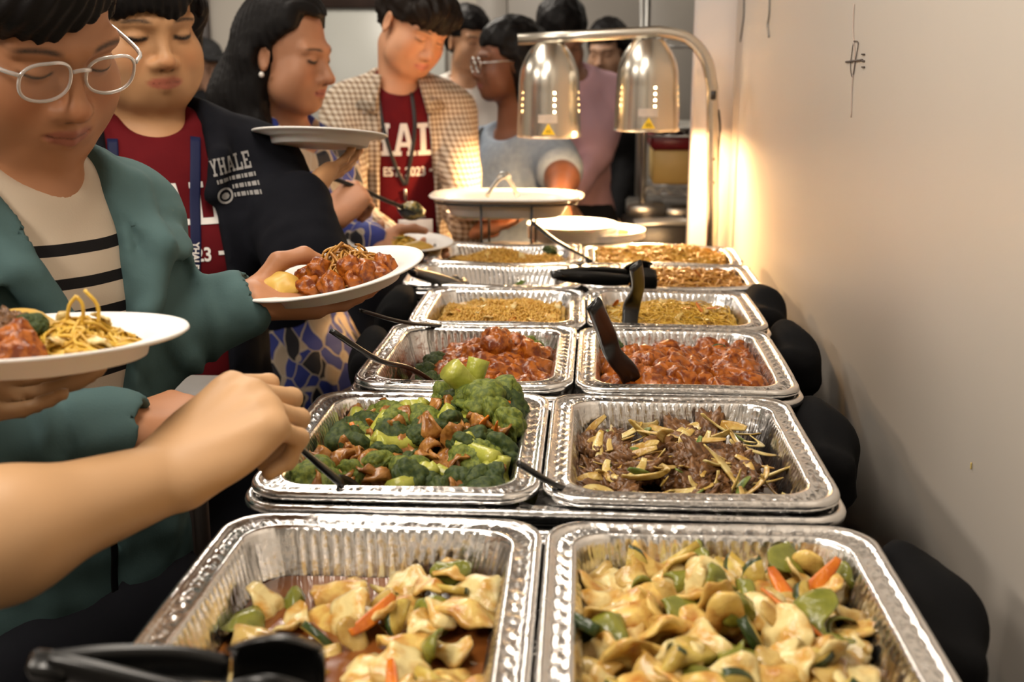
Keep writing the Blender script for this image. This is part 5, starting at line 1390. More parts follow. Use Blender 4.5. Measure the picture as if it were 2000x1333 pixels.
def stalk(i, r=.022, L=.04):
    rs = np.random.default_rng(800 + i); mb = MB()
    b = rs.normal(0, .004, 2)
    mb.tube(spline([(b[0], b[1], -L), (b[0] * .5, b[1] * .5, -L * .55), (0, 0, -.006), (0, 0, r * .2)], 10), [.0095, .0092, .009, .0085, .0085, .009, .010, .011, .012, .012], 10)
    for k in range(4):
        t = 2 * PI * k / 4 + rs.random(); mb.tube(spline([(0, 0, -L * .35), (r * .3 * math.cos(t), r * .3 * math.sin(t), -L * .12), (r * .62 * math.cos(t), r * .62 * math.sin(t), r * .18)], 8), [.006] * 3 + [.0055] * 2 + [.006] * 3, 7)
    return mb.mesh('stalk')
# materials
fm = lambda n, c, c2, sc=60, rough=.28, coat=.45, lo=.42, hi=.60: mat(n, c, rough, var=(sc * 1.6, c2, lo, hi), bump=(170, .5, .002), coat=coat * .35, spec=.4)
M_nug = fm('orange_chicken_glaze', (.38, .105, .010), (.15, .028, .004), 60, .3, .2)
M_cab = fm('braised_cabbage', (.66, .46, .13), (.42, .17, .03), 40, .25, .45, .42, .66)
M_cab2 = fm('pale_cabbage', (.70, .57, .26), (.52, .27, .045), 40, .25, .45, .45, .66)
M_pep = fm('green_pepper', (.20, .20, .028), (.14, .15, .02), 40, .22)
M_zuc = fm('zucchini_flesh', (.55, .42, .10), (.42, .28, .05), 60)
M_zsk = fm('zucchini_skin', (.03, .055, .012), (.02, .035, .008), 60)
M_car = fm('cooked_carrot', (.60, .17, .012), (.48, .11, .008), 50)
M_oni = fm('cooked_onion', (.54, .38, .12), (.36, .20, .04), 30, .18, .6)
M_oni2 = fm('pale_onion', (.62, .50, .20), (.46, .30, .07), 30, .18, .6)
M_crown = fm('broccoli_crown', (.020, .040, .006), (.050, .072, .010), 160, .65, .0)
M_crown2 = fm('broccoli_crown_light', (.15, .18, .02), (.07, .10, .012), 160, .65, .0)
M_stalk = fm('broccoli_stalk', (.42, .42, .075), (.34, .36, .05), 40, .3)
M_chk = fm('sliced_chicken', (.38, .17, .038), (.22, .08, .015), 60)
M_beef = fm('braised_beef', (.095, .040, .013), (.19, .088, .030), 110, .35, .2)
M_scal = fm('scallion', (.10, .16, .03), (.18, .22, .05), 60)
M_sauce = mat('brown_sauce', (.17, .048, .010), .10, var=(30, (.22, .075, .016)), bump=(25, .12, .002), coat=.6)
M_sauce2 = mat('dark_gravy', (.10, .038, .010), .16, var=(30, (.15, .06, .016)), bump=(40, .2, .002), coat=.5)
M_sauce3 = mat('orange_sauce', (.24, .05, .008), .12, var=(30, (.17, .03, .005)), bump=(40, .2, .002), coat=.5)
M_rice = fm('fried_rice_grain', (.68, .43, .09), (.52, .27, .04), 120, .4, .2)
M_ndl = fm('lo_mein_noodle', (.50, .25, .045), (.38, .16, .025), 60, .3, .35)
M_vrm = fm('rice_noodle', (.66, .42, .055), (.56, .32, .035), 60, .35, .25)
M_yel2 = fm('yellow_noodle', (.66, .38, .06), (.55, .29, .04), 60, .35, .25)
M_wrap = mat('yellow_wrapper', (.66, .43, .09), .5, var=(30, (.60, .36, .06)), bump=(50, .2, .001), coat=.1)

def with_mat(me, m): me.materials.append(m); return me
NUG = [with_mat(nugget(i), M_nug) for i in range(8)]
CAB = [with_mat(leaf_piece(i, .028 + .007 * (i % 3), .036 + .007 * (i % 2), .0060, .9, ruffle=.0024), M_cab if i % 2 else M_cab2) for i in range(10)]
PEP = [with_mat(leaf_piece(40 + i, .026 + .006 * (i % 2), .036, .0045, 2.4, ruffle=.0016, one=True), M_pep) for i in range(4)]
ZUC = [half_moon(i, .019 - .002 * i) for i in range(3)]
for z in ZUC:
    z.materials.append(M_zuc); z.materials.append(M_zsk)
    for pgi, pg in enumerate(z.polygons):
        if pgi > 1 and pgi < len(z.polygons) - 1: pg.material_index = 1
CAR = [with_mat(strip_piece(20 + i, .048, .010, .0024, .4), M_car) for i in range(3)]
ONI = [with_mat(strip_piece(i, .058 + .009 * (i % 4), .0115, .0030, 1.3, 18), M_oni if i % 2 else M_oni2) for i in range(8)]
ONC = [with_mat(leaf_piece(60 + i, .026, .032, .004, 1.8, ruffle=.001, one=True), M_oni) for i in range(3)]
CHK = [with_mat(slab_wavy(i, .046, .018), M_chk) for i in range(6)]
BEEF = [with_mat(crumple(i), M_beef) for i in range(8)]
SCA = [with_mat(strip_piece(40 + i, .032, .008, .003, .4), M_scal) for i in range(3)]
CRN = [with_mat(floret(i, .024 - .002 * (i % 3)), M_crown if i % 3 else M_crown2) for i in range(6)]
STK = [with_mat(stalk(i, .022, .034 + .006 * (i % 3)), M_stalk) for i in range(4)]

def pan_pt(pan, u, v, z):
    c, s = math.cos(pan['yaw']), math.sin(pan['yaw']); return V(pan['c'][0] + c * u - s * v, pan['c'][1] + s * u + c * v, pan['c'][2] + z)
def in_half(pan, z):      # inner half sizes at height z below the rim
    t = min(max(-z, 0) / .062, 1); return pan['w'] / 2 - .028 - .013 * t, pan['l'] / 2 - .028 - .013 * t
def food(name, label, cat, me, p, rot, sc, group):
    o = thing(name, label, cat, me, None, p, group=group, rot=rot); o.scale = (sc,) * 3 if np.isscalar(sc) else sc
    return o
def bed(pan, name, label, cat, zf, m, n=44, amp=.003, seed=0, rough=40):
    """the mass of sauce, rice or noodles at the bottom of a pan"""
    g = np.zeros((n, n, 3)); a0, b0 = in_half(pan, -.045)
    for i in range(n):
        for j in range(n):
            u, v = (i / (n - 1) * 2 - 1), (j / (n - 1) * 2 - 1)
            z = zf(u, v); a, b = in_half(pan, z); rr = .028
            x, y = u * a, v * b
            cx, cy = max(abs(x) - (a - rr), 0), max(abs(y) - (b - rr), 0); h = math.hypot(cx, cy)
            if h > rr: k = rr / h; x = math.copysign(a - rr + cx * k, x); y = math.copysign(b - rr + cy * k, y)
            nz = mnoise.noise(Vector((x * rough + seed, y * rough, seed * 1.7))) + .5 * mnoise.noise(Vector((x * rough * 2.7, y * rough * 2.7 + seed, 3.1)))
            g[i, j] = pan_pt(pan, x, y, z + amp * nz)
    mb = MB().grid(g); c = pan['c'] - V(0, 0, .06)
    me = mb.mesh(name, c); return thing(name, label, cat, me, m, c, kind='stuff')
def scatter(pan, n, seed, umax=.92, vmax=.92):
    """blue-noise points in the unit square of the pan, back to front"""
    rs = np.random.default_rng(seed); pts = []
    cand = rs.uniform(-1, 1, (n * 14, 2)) * [umax, vmax]
    asp = pan['w'] / pan['l']; mind = 1.55 / math.sqrt(n) * 1.0
    while len(pts) < n and mind > .02:
        for q in cand:
            if len(pts) >= n: break
            if all((q[0] - r[0]) ** 2 + ((q[1] - r[1])) ** 2 > mind * mind for r in pts): pts.append(q)
        mind *= .85
    return pts
def strew(pan, meshes, name, label, cat, group, n, zf, seed, sc=(.85, 1.15), tilt=.5, umax=.86, vmax=.86, lift=0.0, pts=None, jit=.003):
    rs = np.random.default_rng(seed)
    for q in (pts if pts is not None else scatter(pan, n, seed + 1, umax, vmax)):
        z = zf(q[0], q[1]); a, b = in_half(pan, z)
        p = pan_pt(pan, q[0] * a, q[1] * b, z + lift + rs.uniform(-jit, jit * 1.3))
        food(name, label, cat, meshes[rs.integers(len(meshes))], p, (rs.normal(0, tilt), rs.normal(0, tilt), rs.uniform(0, 6.28)), rs.uniform(*sc), group)
def broccoli(pan, q, zf, seed, label, group, sc=1.0, rot=None, lift=.006):
    rs = np.random.default_rng(seed); z = zf(q[0], q[1]); a, b = in_half(pan, z); p = pan_pt(pan, q[0] * a, q[1] * b, z + lift)
    o = thing('broccoli_floret', label, 'broccoli', loc=p, group=group, rot=rot if rot is not None else (rs.normal(0, 1.0), rs.normal(0, 1.0), rs.uniform(0, 6.28))); o.scale = (sc,) * 3
    part('crown', CRN[rs.integers(6)], None, o); part('stalk', STK[rs.integers(4)], None, o)
def mound(z0, h, cu=0, cv=0, su=.7, sv=.7): return lambda u, v: z0 + h * math.exp(-((u - cu) / su) ** 2 - ((v - cv) / sv) ** 2)
def noodles(pan, name, label, n, zf, seed, m, r=.0013, L=.09, spread=.8, kink=1.0, sides=5, region=None):
    rs = np.random.default_rng(seed); mb = MB(); vs = []; fs = []; nv = 0; npt = 14
    for k in range(n):
        u, v = rs.uniform(-spread, spread, 2) if region is None else (rs.uniform(region[0], region[1]), rs.uniform(region[2], region[3]))
        a0, b0 = in_half(pan, -.03); x, y = u * a0, v * b0; an = rs.uniform(0, 6.28); kk = rs.normal(0, 38) * kink; ph = rs.uniform(0, 6.28); zo = rs.uniform(-.004, .004); pts = []
        for t in range(npt):
            z = zf(max(-1, min(1, x / a0)), max(-1, min(1, y / b0))) + zo + .0035 * math.sin(ph + t * .8)
            pts.append(pan_pt(pan, min(max(x, -a0), a0), min(max(y, -b0), b0), z))
            x += L / npt * math.cos(an); y += L / npt * math.sin(an); an += kk * L / npt + rs.normal(0, .25)
        mb.tube(pts, r, sides, caps=False)
    c = pan['c'] - V(0, 0, .06)
    return thing(name, label, 'noodles', mb.mesh(name, c), m, c, kind='stuff')
def grains(pan, name, label, n, zf, seed, m, size=(.0042, .0014, .0013)):
    rs = np.random.default_rng(seed); v0, f0 = ico(1); V_ = []; F_ = []
    q = rs.uniform(-.93, .93, (n, 2)); R3 = rs.uniform(0, 6.28, (n, 3))
    for i in range(n):
        z = zf(*q[i]); a, b = in_half(pan, z); p = pan_pt(pan, q[i][0] * a, q[i][1] * b, z + rs.uniform(-.002, .005))
        V_.append((v0 * np.array(size)) @ (rotz(R3[i][0]) @ roty(R3[i][1] * .3) @ rotx(R3[i][2])).T + p); F_.append(f0 + i * len(v0))
    c = pan['c'] - V(0, 0, .06)
    return thing(name, label, 'rice', mesh_np(name, np.concatenate(V_) - c, np.concatenate(F_)), m, c, kind='stuff')

# ---- row 1 left: vegetables in brown sauce
p = PAN[(0, 0)]; zf = lambda u, v: -.040 + .010 * math.exp(-((u - .75) / .6) ** 2) + .004 * math.sin(u * 7 + v * 5)
bed(p, 'brown_sauce', 'glossy brown sauce pooled around the stewed vegetables', 'sauce', lambda u, v: -.0405, M_sauce, amp=.0006)
rs = np.random.default_rng(3)
G = 'in the brown sauce of the saucy vegetable pan'
pts = [q for q in scatter(p, 66, 21, .9, .9) if not (q[0] < -.45 and q[1] > .55)]
strew(p, CAB, 'cabbage_piece', 'soft yellow cabbage piece ' + G, 'cabbage', 'cabbage in the saucy vegetable pan', 0, zf, 5, tilt=.35, pts=pts[:36], lift=.002)
strew(p, ONC, 'onion_piece', 'translucent onion petal ' + G, 'onion', 'onions in the saucy vegetable pan', 0, zf, 6, tilt=.4, pts=pts[36:47], lift=.002)
strew(p, PEP, 'pepper_piece', 'olive green pepper piece ' + G, 'pepper', 'peppers in the saucy vegetable pan', 0, zf, 7, tilt=.5, pts=list(pts[47:52]) + [V(.62, .78), V(.5, .35)], lift=.005)
strew(p, ZUC, 'zucchini_slice', 'dark skinned zucchini slice ' + G, 'zucchini', 'zucchini in the saucy vegetable pan', 0, zf, 8, tilt=.6, pts=pts[52:58], lift=.004)
strew(p, CAR, 'carrot_slice', 'orange carrot slice ' + G, 'carrot', 'carrots in the saucy vegetable pan', 0, zf, 9, tilt=.3, pts=[V(.12, .22), V(-.35, -.3), V(.4, -.5)], lift=.006)
# ---- row 1 right: mounded mixed vegetables
p = PAN[(0, 1)]; zf = lambda u, v: -.030 + .016 * math.exp(-(u / .8) ** 2 - ((v - .15) / .9) ** 2) + .004 * math.sin(u * 6 + v * 4)
bed(p, 'vegetable_juice', 'brown juices under the mounded vegetable stir fry', 'sauce', lambda u, v: -.042, M_sauce2, amp=.001)
G = 'in the mounded vegetable stir fry'
pts = scatter(p, 150, 31, .95, .95)
strew(p, CAB, 'cabbage_piece', 'browned cabbage chunk ' + G, 'cabbage', 'cabbage in the mounded stir fry', 0, zf, 15, tilt=.6, pts=pts[:84], jit=.005)
strew(p, PEP, 'pepper_piece', 'curled green pepper piece ' + G, 'pepper', 'peppers in the mounded stir fry', 0, zf, 16, sc=(.8, 1.15), tilt=.7, pts=list(pts[84:104]) + [V(-.2, .6), V(-.05, .5), V(.15, .35), V(.68, .93)], lift=.006)
strew(p, ZUC, 'zucchini_slice', 'yellow zucchini slice with dark skin ' + G, 'zucchini', 'zucchini in the mounded stir fry', 0, zf, 17, sc=(1, 1.5), tilt=.7, pts=pts[104:122], lift=.005)
strew(p, ONC, 'onion_piece', 'pale onion petal ' + G, 'onion', 'onions in the mounded stir fry', 0, zf, 18, tilt=.6, pts=pts[122:148], lift=.004)
strew(p, CAR, 'carrot_slice', 'orange carrot slice ' + G, 'carrot', 'carrots in the mounded stir fry', 0, zf, 19, sc=(1, 1.3), tilt=.3, pts=[V(.5, .5), V(.45, .12), V(.75, .62)], lift=.010)
# ---- row 2 left: broccoli and chicken
p = PAN[(1, 0)]; zf = lambda u, v: -.034 + .026 * math.exp(-((u - .45) / .8) ** 2 - ((v - .45) / .8) ** 2) + .004 * math.sin(u * 6 + v * 7)
bed(p, 'brown_gravy', 'dark gravy under the broccoli and chicken', 'sauce', lambda u, v: -.046, M_sauce2, amp=.001)
pts = [q for q in scatter(p, 105, 41, .92, .92)]
G = 'in the broccoli and chicken pan'
for i, q in enumerate(pts[:40]): broccoli(p, q, zf, 900 + i, 'dark green broccoli floret ' + G, 'broccoli florets in the broccoli pan', .8 + .4 * ((i * 37) % 10) / 10)
strew(p, CHK, 'chicken_slice', 'tan wavy chicken slice ' + G, 'chicken', 'chicken slices in the broccoli pan', 0, zf, 25, tilt=.6, pts=pts[40:98], lift=.008)
strew(p, CAR, 'carrot_slice', 'bright orange carrot slice ' + G, 'carrot', 'carrots in the broccoli pan', 0, zf, 26, sc=(.8, 1.1), tilt=.5, pts=[V(-.72, .25), V(-.5, .42), V(.86, .42), V(.70, .30), V(-.2, .9), V(.8, .1)], lift=.016)
strew(p, [with_mat(stalk(20 + i, .02, .045), M_stalk) for i in range(3)], 'broccoli_stalk', 'pale green peeled broccoli stalk ' + G, 'broccoli', 'peeled stalks in the broccoli pan', 0, zf, 27, sc=(.9, 1.25), tilt=1.2, pts=[V(-.35, -.05), V(-.45, .75), V(.85, -.45), V(.2, -.6), V(.3, .4), V(-.1, .55), V(.55, -.2)], lift=.016)
for i, (q, r_, s_) in enumerate(((V(.42, .86), (2.9, .25, .4), 1.35), (V(.60, .84), (2.7, -.5, 1.2), 1.5), (V(.78, .70), (.3, .4, 0), 1.3), (V(.62, .62), (.2, .2, 1), 1.3))):
    broccoli(p, q, zf, 960 + i, 'broccoli floret heaped above the rim ' + G if i > 1 else 'upturned broccoli stem standing above the rim ' + G, 'heaped broccoli in the broccoli pan' if i > 1 else 'upturned stems in the broccoli pan', s_, r_, .014 if i > 1 else .016)
# ---- row 2 right: beef and onions
p = PAN[(1, 1)]; zf = lambda u, v: -.038 + .016 * math.exp(-(u / .8) ** 2 - (v / .8) ** 2) + .004 * math.sin(u * 7 + v * 5)
bed(p, 'beef_gravy', 'dark gravy under the beef and onions', 'sauce', lambda u, v: -.046, M_sauce2, amp=.001)
pts = [q for q in scatter(p, 190, 51, .92, .86) if q[0] < .80]
G = 'in the beef and onion pan'
strew(p, BEEF, 'beef_slice', 'crumpled dark brown beef slice ' + G, 'beef', 'beef slices in the beef pan', 0, zf, 35, sc=(.9, 1.35), tilt=.5, pts=[q for q in pts if (math.sin(q[0] * 6) + math.cos(q[1] * 5)) > -.4][:90])
strew(p, ONI, 'onion_strip', 'glossy pale onion strip ' + G, 'onion', 'onion strips in the beef pan', 0, zf, 36, sc=(.6, 1.1), tilt=.4, pts=[q for q in scatter(p, 66, 57, .92, .88)], lift=.011)
strew(p, SCA, 'scallion_piece', 'dark green scallion piece ' + G, 'scallion', 'scallions in the beef pan', 0, zf, 37, tilt=.4, pts=scatter(p, 14, 58, .8, .8), lift=.009)
# ---- row 3 left: orange chicken, partly taken, with broccoli
p = PAN[(2, 0)]; zf = lambda u, v: -.048 + .030 * math.exp(-((u - .30) / .72) ** 2 - ((v - .1) / .8) ** 2)
bed(p, 'orange_sauce', 'sticky orange sauce at the bottom of the half-emptied chicken pan', 'sauce', lambda u, v: -.053, M_sauce3, amp=.001)
G = 'in the half-emptied chicken pan'
pts = [q for q in scatter(p, 74, 61, .9, .9) if q[0] > -.42 or (q[1] > .4 and q[0] > -.55)]
strew(p, NUG, 'chicken_nugget', 'glazed orange chicken piece ' + G, 'chicken', 'orange chicken in the half-emptied pan', 0, zf, 45, sc=(.8, 1.2), tilt=1.0, pts=pts, lift=.004, jit=.006)
strew(p, NUG, 'chicken_nugget', 'glazed orange chicken piece ' + G, 'chicken', 'orange chicken in the half-emptied pan', 0, zf, 46, sc=(.8, 1.1), tilt=1.0, pts=[V(.35, .75), V(.2, .5), V(.5, .5), V(.3, .1), V(.75, .1)], lift=.022)
for i, q in enumerate((V(-.55, .25), V(-.62, -.2), V(.7, .85), V(-.5, -.5))): broccoli(p, q, zf, 1000 + i, 'small bright broccoli floret ' + G, 'broccoli in the half-emptied chicken pan', .8, lift=.012)
# ---- row 3 right: full orange chicken
p = PAN[(2, 1)]; zf = lambda u, v: -.032 + .008 * math.exp(-(u / .8) ** 2 - (v / .8) ** 2)
bed(p, 'orange_glaze', 'orange glaze under the full layer of chicken', 'sauce', lambda u, v: -.044, M_sauce3, amp=.001)
G = 'in the full chicken pan'
strew(p, NUG, 'chicken_nugget', 'glazed orange chicken piece ' + G, 'chicken', 'orange chicken in the full pan', 84, zf, 55, sc=(.8, 1.15), tilt=1.0, umax=.92, vmax=.92, jit=.007)
for i, q in enumerate((V(-.85, .9), V(.62, .72))): broccoli(p, q, zf, 1010 + i, 'tiny broccoli floret ' + G, 'broccoli in the full chicken pan', .6, (0, .2, 0), .01)
# ---- row 4 left: fried rice
p = PAN[(3, 0)]; zf = lambda u, v: -.026 + .020 * math.exp(-((u - .15) / .8) ** 2 - (v / .9) ** 2) + .003 * math.sin(u * 9 + v * 6)
bed(p, 'fried_rice_bed', 'packed fried rice at the bottom of its pan', 'rice', lambda u, v: zf(u, v) - .002, M_rice, amp=.003, rough=120)
grains(p, 'fried_rice', 'loose golden grains of fried rice', 5200, zf, 65, M_rice)
G = 'in the fried rice pan'
strew(p, CAB, 'cabbage_piece', 'pale cabbage shred ' + G, 'cabbage', 'cabbage in the fried rice', 16, zf, 66, sc=(.35, .65), tilt=.4, lift=.004)
strew(p, CAR, 'carrot_slice', 'orange carrot shred ' + G, 'carrot', 'carrot in the fried rice', 5, zf, 67, sc=(.5, .8), tilt=.3, lift=.005)
# ---- row 4 right: yellow rice noodles
p = PAN[(3, 1)]; zfn = lambda u, v: -.028 + .020 * math.exp(-(u / .85) ** 2 - ((v - .2) / .9) ** 2) + .002 * math.sin(u * 8 + v * 9)
bed(p, 'rice_noodle_bed', 'packed yellow rice noodles at the bottom of their pan', 'noodles', lambda u, v: zfn(u, v) - .002, M_vrm, amp=.002, rough=140)
noodles(p, 'rice_noodles', 'thin yellow rice noodles tangled on top', 420, zfn, 75, M_vrm, .0008, .10, .92, .8, 4)
G = 'in the yellow rice noodles'
strew(p, ONI, 'onion_strip', 'pale bean sprout strand ' + G, 'onion', 'pale strands in the rice noodles', 20, zfn, 76, sc=(.45, .8), tilt=.15, lift=.003)
strew(p, CAR, 'carrot_slice', 'orange carrot shred ' + G, 'carrot', 'carrot in the rice noodles', 0, zfn, 77, sc=(.5, .9), tilt=.2, pts=[V(.45, .2), V(-.85, .8), V(.6, .25), V(.2, .1)], lift=.005)
# ---- row 5: emptied pan with a green strip, lo mein
p = PAN[(4, 0)]; a_ = pan_pt(p, .045, .075, -.035)
food('pepper_strip', 'single green pepper strip left in the emptied pan', 'pepper', with_mat(strip_piece(77, .04, .009, .003, .4), M_scal), a_, (.9, -.7, .9), 1.1, None)
p = PAN[(4, 1)]; zfl = lambda u, v: -.012 + .014 * math.exp(-(u / .9) ** 2 - (v / .9) ** 2) + .003 * math.sin(u * 9 + v * 7)
bed(p, 'lo_mein_bed', 'packed brown lo mein at the bottom of its pan', 'noodles', lambda u, v: zfl(u, v) - .003, M_ndl, amp=.003, rough=90)
noodles(p, 'lo_mein', 'brown lo mein noodles heaped in the pan behind the rice noodles', 260, zfl, 85, M_ndl, .0018, .11, .92, 1.0)
strew(p, CAR, 'carrot_slice', 'orange carrot shred in the brown lo mein', 'carrot', 'carrot in the lo mein', 5, zfl, 86, sc=(.5, .9), tilt=.3, lift=.006)
# ---- row 6: rice leftovers and bright noodles
p = PAN[(5, 0)]; zfr = lambda u, v: -.028 + .032 * math.exp(-((u + .1) / .5) ** 2 - (v / .8) ** 2) + .016 * math.exp(-((u - .75) / .25) ** 2 - (v / .8) ** 2)
bed(p, 'leftover_rice_bed', 'packed leftover rice heaped in the pan before the serving stand', 'rice', lambda u, v: zfr(u, v) - .002, M_rice, amp=.004, rough=120)
grains(p, 'leftover_rice', 'loose leftover rice grains before the serving stand', 2600, zfr, 95, M_rice)
broccoli(p, V(.72, .2), zfr, 1030, 'lone broccoli floret on the leftover rice', None, .7, (0, .2, 0), .012)
strew(p, CAB, 'cabbage_piece', 'pale cabbage shred on the leftover rice', 'cabbage', 'cabbage on the leftover rice', 8, zfr, 96, sc=(.4, .7), tilt=.4, lift=.004)
p = PAN[(5, 1)]; zfy = lambda u, v: -.008 + .015 * math.exp(-(u / .9) ** 2 - (v / .9) ** 2) + .004 * math.sin(u * 8 + v * 5)
bed(p, 'yellow_noodle_bed', 'packed yellow noodles under the heat lamp', 'noodles', lambda u, v: zfy(u, v) - .003, M_yel2, amp=.004, rough=90)
noodles(p, 'yellow_noodles', 'bright yellow noodles heaped under the heat lamp', 240, zfy, 97, M_yel2, .0016, .10, .92, 1.0)
# ================================================================== utensils
def utensil(name, label, cat, pts, widths, thick, up, head=None, m=None, group=None):
    """black plastic handle swept along pts, with a head ('spoon', 'fork') at the last point"""
    m = m or M_black; P = spline(pts, 26); base = P[-1]
    W = np.interp(np.linspace(0, 1, 26), np.linspace(0, 1, len(widths)), widths)
    o = thing(name, label, cat, loc=base, group=group)
    part('handle', MB().tube(P, 0, 10, flat=[(w / 2, thick / 2) for w in W], up=up).mesh('handle', base), m, o)
    if head:
        d = unit(P[-1] - P[-3]); u = np.asarray(up, float); u = unit(u - d * np.dot(u, d)); sd = np.cross(d, u); L, Wd, dep = head
        g = np.zeros((13, 11, 3))
        for i in range(13):
            t = i / 12; ww = Wd / 2 * math.sin(PI * (.12 + .80 * t)) ** .6
            for j in range(11):
                s = j / 10 * 2 - 1
                g[i, j] = d * (t * L) + sd * (s * ww) - u * dep * (1 - s * s) * math.sin(PI * min(1, t * .9 + .1))
        bo = MB().grid(g); me = bo.mesh('bowl'); ob = part('bowl', me, m, o)
        so = ob.modifiers.new('thick', 'SOLIDIFY'); so.thickness = .002
    return o
z0 = RIM
utensil('serving_spoon', 'black serving spoon leaning over the rim of the half-emptied chicken pan', 'spoon', [AZ(650, 648, z0 + .085), AZ(735, 702, z0 + .035), AZ(800, 720, z0 + .006), AZ(858, 757, z0 - .035)], [.009, .013, .013, .018], .006, (0, -.3, 1), (.06, .05, .012))
utensil('serving_spoon', 'slim black spoon lying across the rim of the fried rice pan', 'spoon', [AZ(704, 607, z0 + .05), AZ(790, 630, z0 + .02), AZ(880, 637, z0 - .012)], [.008, .012, .016], .005, (0, -.2, 1), (.055, .045, .01))
utensil('serving_spoon', 'slim black spoon standing at the corner of the beef and onion pan', 'spoon', [AZ(1012, 905, z0 + .030), AZ(1078, 944, z0 + .006), AZ(1130, 962, z0 - .018), AZ(1190, 972, z0 - .032)], [.006, .007, .008, .012], .005, (0, -.3, 1), (.05, .042, .01))
# tongs standing in the full chicken pan and in the rice noodles
def tong_leg(label, pts, widths, scoop=True):
    return utensil('serving_tongs', label, 'tongs', pts, widths, .008, (.35, -1, .25), (.045, .03, .008) if scoop else None)
tong_leg('black tongs stuck upright in the full chicken pan', [AZ(1160, 594, z0 + .105), AZ(1185, 655, z0 + .055), AZ(1198, 692, z0 + .028), AZ(1228, 730, z0 - .002), AZ(1241, 772, z0 - .034)], [.020, .024, .022, .026, .022])
tong_leg('black tongs stuck upright in the yellow rice noodles', [AZ(1242, 518, z0 + .085), AZ(1246, 560, z0 + .045), AZ(1234, 596, z0 + .01), AZ(1229, 640, z0 - .022)], [.022, .021, .027, .024])
def tongs(label, a, b, width=.02, gap=.03, up=(0, -.4, 1), spread=None):
    """two long plastic arms meeting at the hinge end a, with scalloped heads at b"""
    a, b = np.asarray(a), np.asarray(b); d = unit(b - a); u = unit(np.asarray(up, float)); sd = np.cross(d, u) if spread is None else unit(np.asarray(spread, float)); L = np.linalg.norm(b - a)
    o = thing('serving_tongs', label, 'tongs', loc=a)
    for s in (-1, 1):
        P = spline([a, a + d * L * .3 + sd * s * gap * .25, a + d * L * .7 + sd * s * gap * .5, b + sd * s * gap * .5], 22)
        ar = part('arm', MB().tube([p - a for p in P], 0, 10, flat=[(width / 2 * (.85 + .3 * math.sin(PI * t / 21)), .004) for t in range(22)], up=np.cross(d, u) if spread is None else sd).mesh('arm'), M_black, o)
        hd = MB(); seg = 16; g = np.zeros((9, seg, 3)); e = b + sd * s * gap * .5 - a
        for i in range(9):
            t = i / 8; rr = width * (.55 + .55 * math.sin(PI * t * .8))
            for j in range(seg):
                an = PI * (j / (seg - 1)) ; sc_ = 1 + .10 * math.cos(an * 7)
                g[i, j] = e + d * t * .05 + u * math.cos(an) * rr * sc_ + sd * s * math.sin(an) * rr * .5
        ob = part('head', hd.grid(g).mesh('head'), M_black, ar); so = ob.modifiers.new('thick', 'SOLIDIFY'); so.thickness = .002
    part('hinge', MB().box((0, 0, 0), (.022, .016, .012), np.column_stack([d, np.cross(u, d), u]), bev=.003).mesh('hinge', smooth=False), M_black, o)
    return o
tongs('black tongs lying level across the lo mein pan', AZ(1088, 537, 1.085), AZ(1225, 541, 1.075), .022, .022)
tongs('black tongs leaning in the emptied pan', AZ(806, 532, 1.09), AZ(890, 556, 1.03), .018, .02)
tongs('large black tongs lying over the corner of the saucy vegetable pan', A(100, 1302, .60), A(440, 1340, .61), .026, .020, up=(.1, -.5, 1))
utensil('serving_spoon', 'black spoon resting in the yellow noodles under the heat lamp', 'spoon', [AZ(1038, 434, 1.13), AZ(1082, 468, 1.095), AZ(1120, 490, 1.07), AZ(1152, 508, 1.045)], [.010, .014, .014, .018], .006, (0, -.3, 1), (.05, .045, .01))
utensil('serving_spoon', 'slim black spoon gripped by the hand over the broccoli pan', 'spoon', [A(520, 812, .935), A(552, 848, .96), A(606, 893, 1.0), A(668, 946, 1.03)], [.006, .0065, .007, .011], .005, (.2, -.4, 1), (.06, .045, .012))
sp3 = utensil('serving_spoon', 'black spoon loaded with noodles held by the woman in the patterned blouse', 'spoon', [A(640, 345, 2.28), A(705, 369, 2.33), A(745, 388, 2.37), A(782, 403, 2.41)], [.012, .018, .016, .02], .009, (0, -.2, 1), (.065, .06, .02))
thing('spoonful', 'dark noodles and greens heaped on the held black spoon', 'food', with_mat(nugget(33, .021, I4), fm('dark_noodles', (.30, .22, .07), (.03, .035, .012), 45, .3, .4)), None, A(806, 410, 2.42), rot=(.3, .2, 0))
# metal tongs on the platter
ptg = AY(985, 345, YS - .02)
mt = thing('metal_tongs', 'small steel tongs standing open on the white platter', 'tongs', loc=ptg)
for q in (AY(950, 384, YS - .03), AY(1012, 384, YS - .01)):
    part('arm', MB().tube(spline([(0, 0, 0), (q - ptg) * .4 + V(0, 0, .008), q - ptg], 12), 0, 8, flat=(.005, .0012), up=(0, 1, .2)).mesh('arm'), M_chrome, mt)
part('spring', MB().tube([(-.012, 0, -.004), (-.006, 0, .006), (.006, 0, .006), (.012, 0, -.004)], 0, 8, flat=(.006, .0015), up=(0, 1, 0)).mesh('spring'), M_chrome, mt)
rs = np.random.default_rng(4)
for i in range(9):
    thing('dumpling', 'pale yellow dumpling on the white platter', 'dumpling', with_mat(nugget(50 + i, .013, I3), M_wrap) if i < 3 else bpy.data.meshes['piece_dumpling'], None, (cs[0] - .11 + .028 * (i % 5), YS - .03 + .04 * (i // 5), zp - .035 + .016), group='dumplings on the platter', rot=(0, 0, i)) if i >= 3 else (lambda o: setattr(o.data, 'name', 'piece_dumpling'))(thing('dumpling', 'pale yellow dumpling on the white platter', 'dumpling', with_mat(nugget(50 + i, .013, I3), M_wrap), None, (cs[0] - .11 + .028 * (i % 5), YS - .03, zp - .035 + .016), group='dumplings on the platter'))

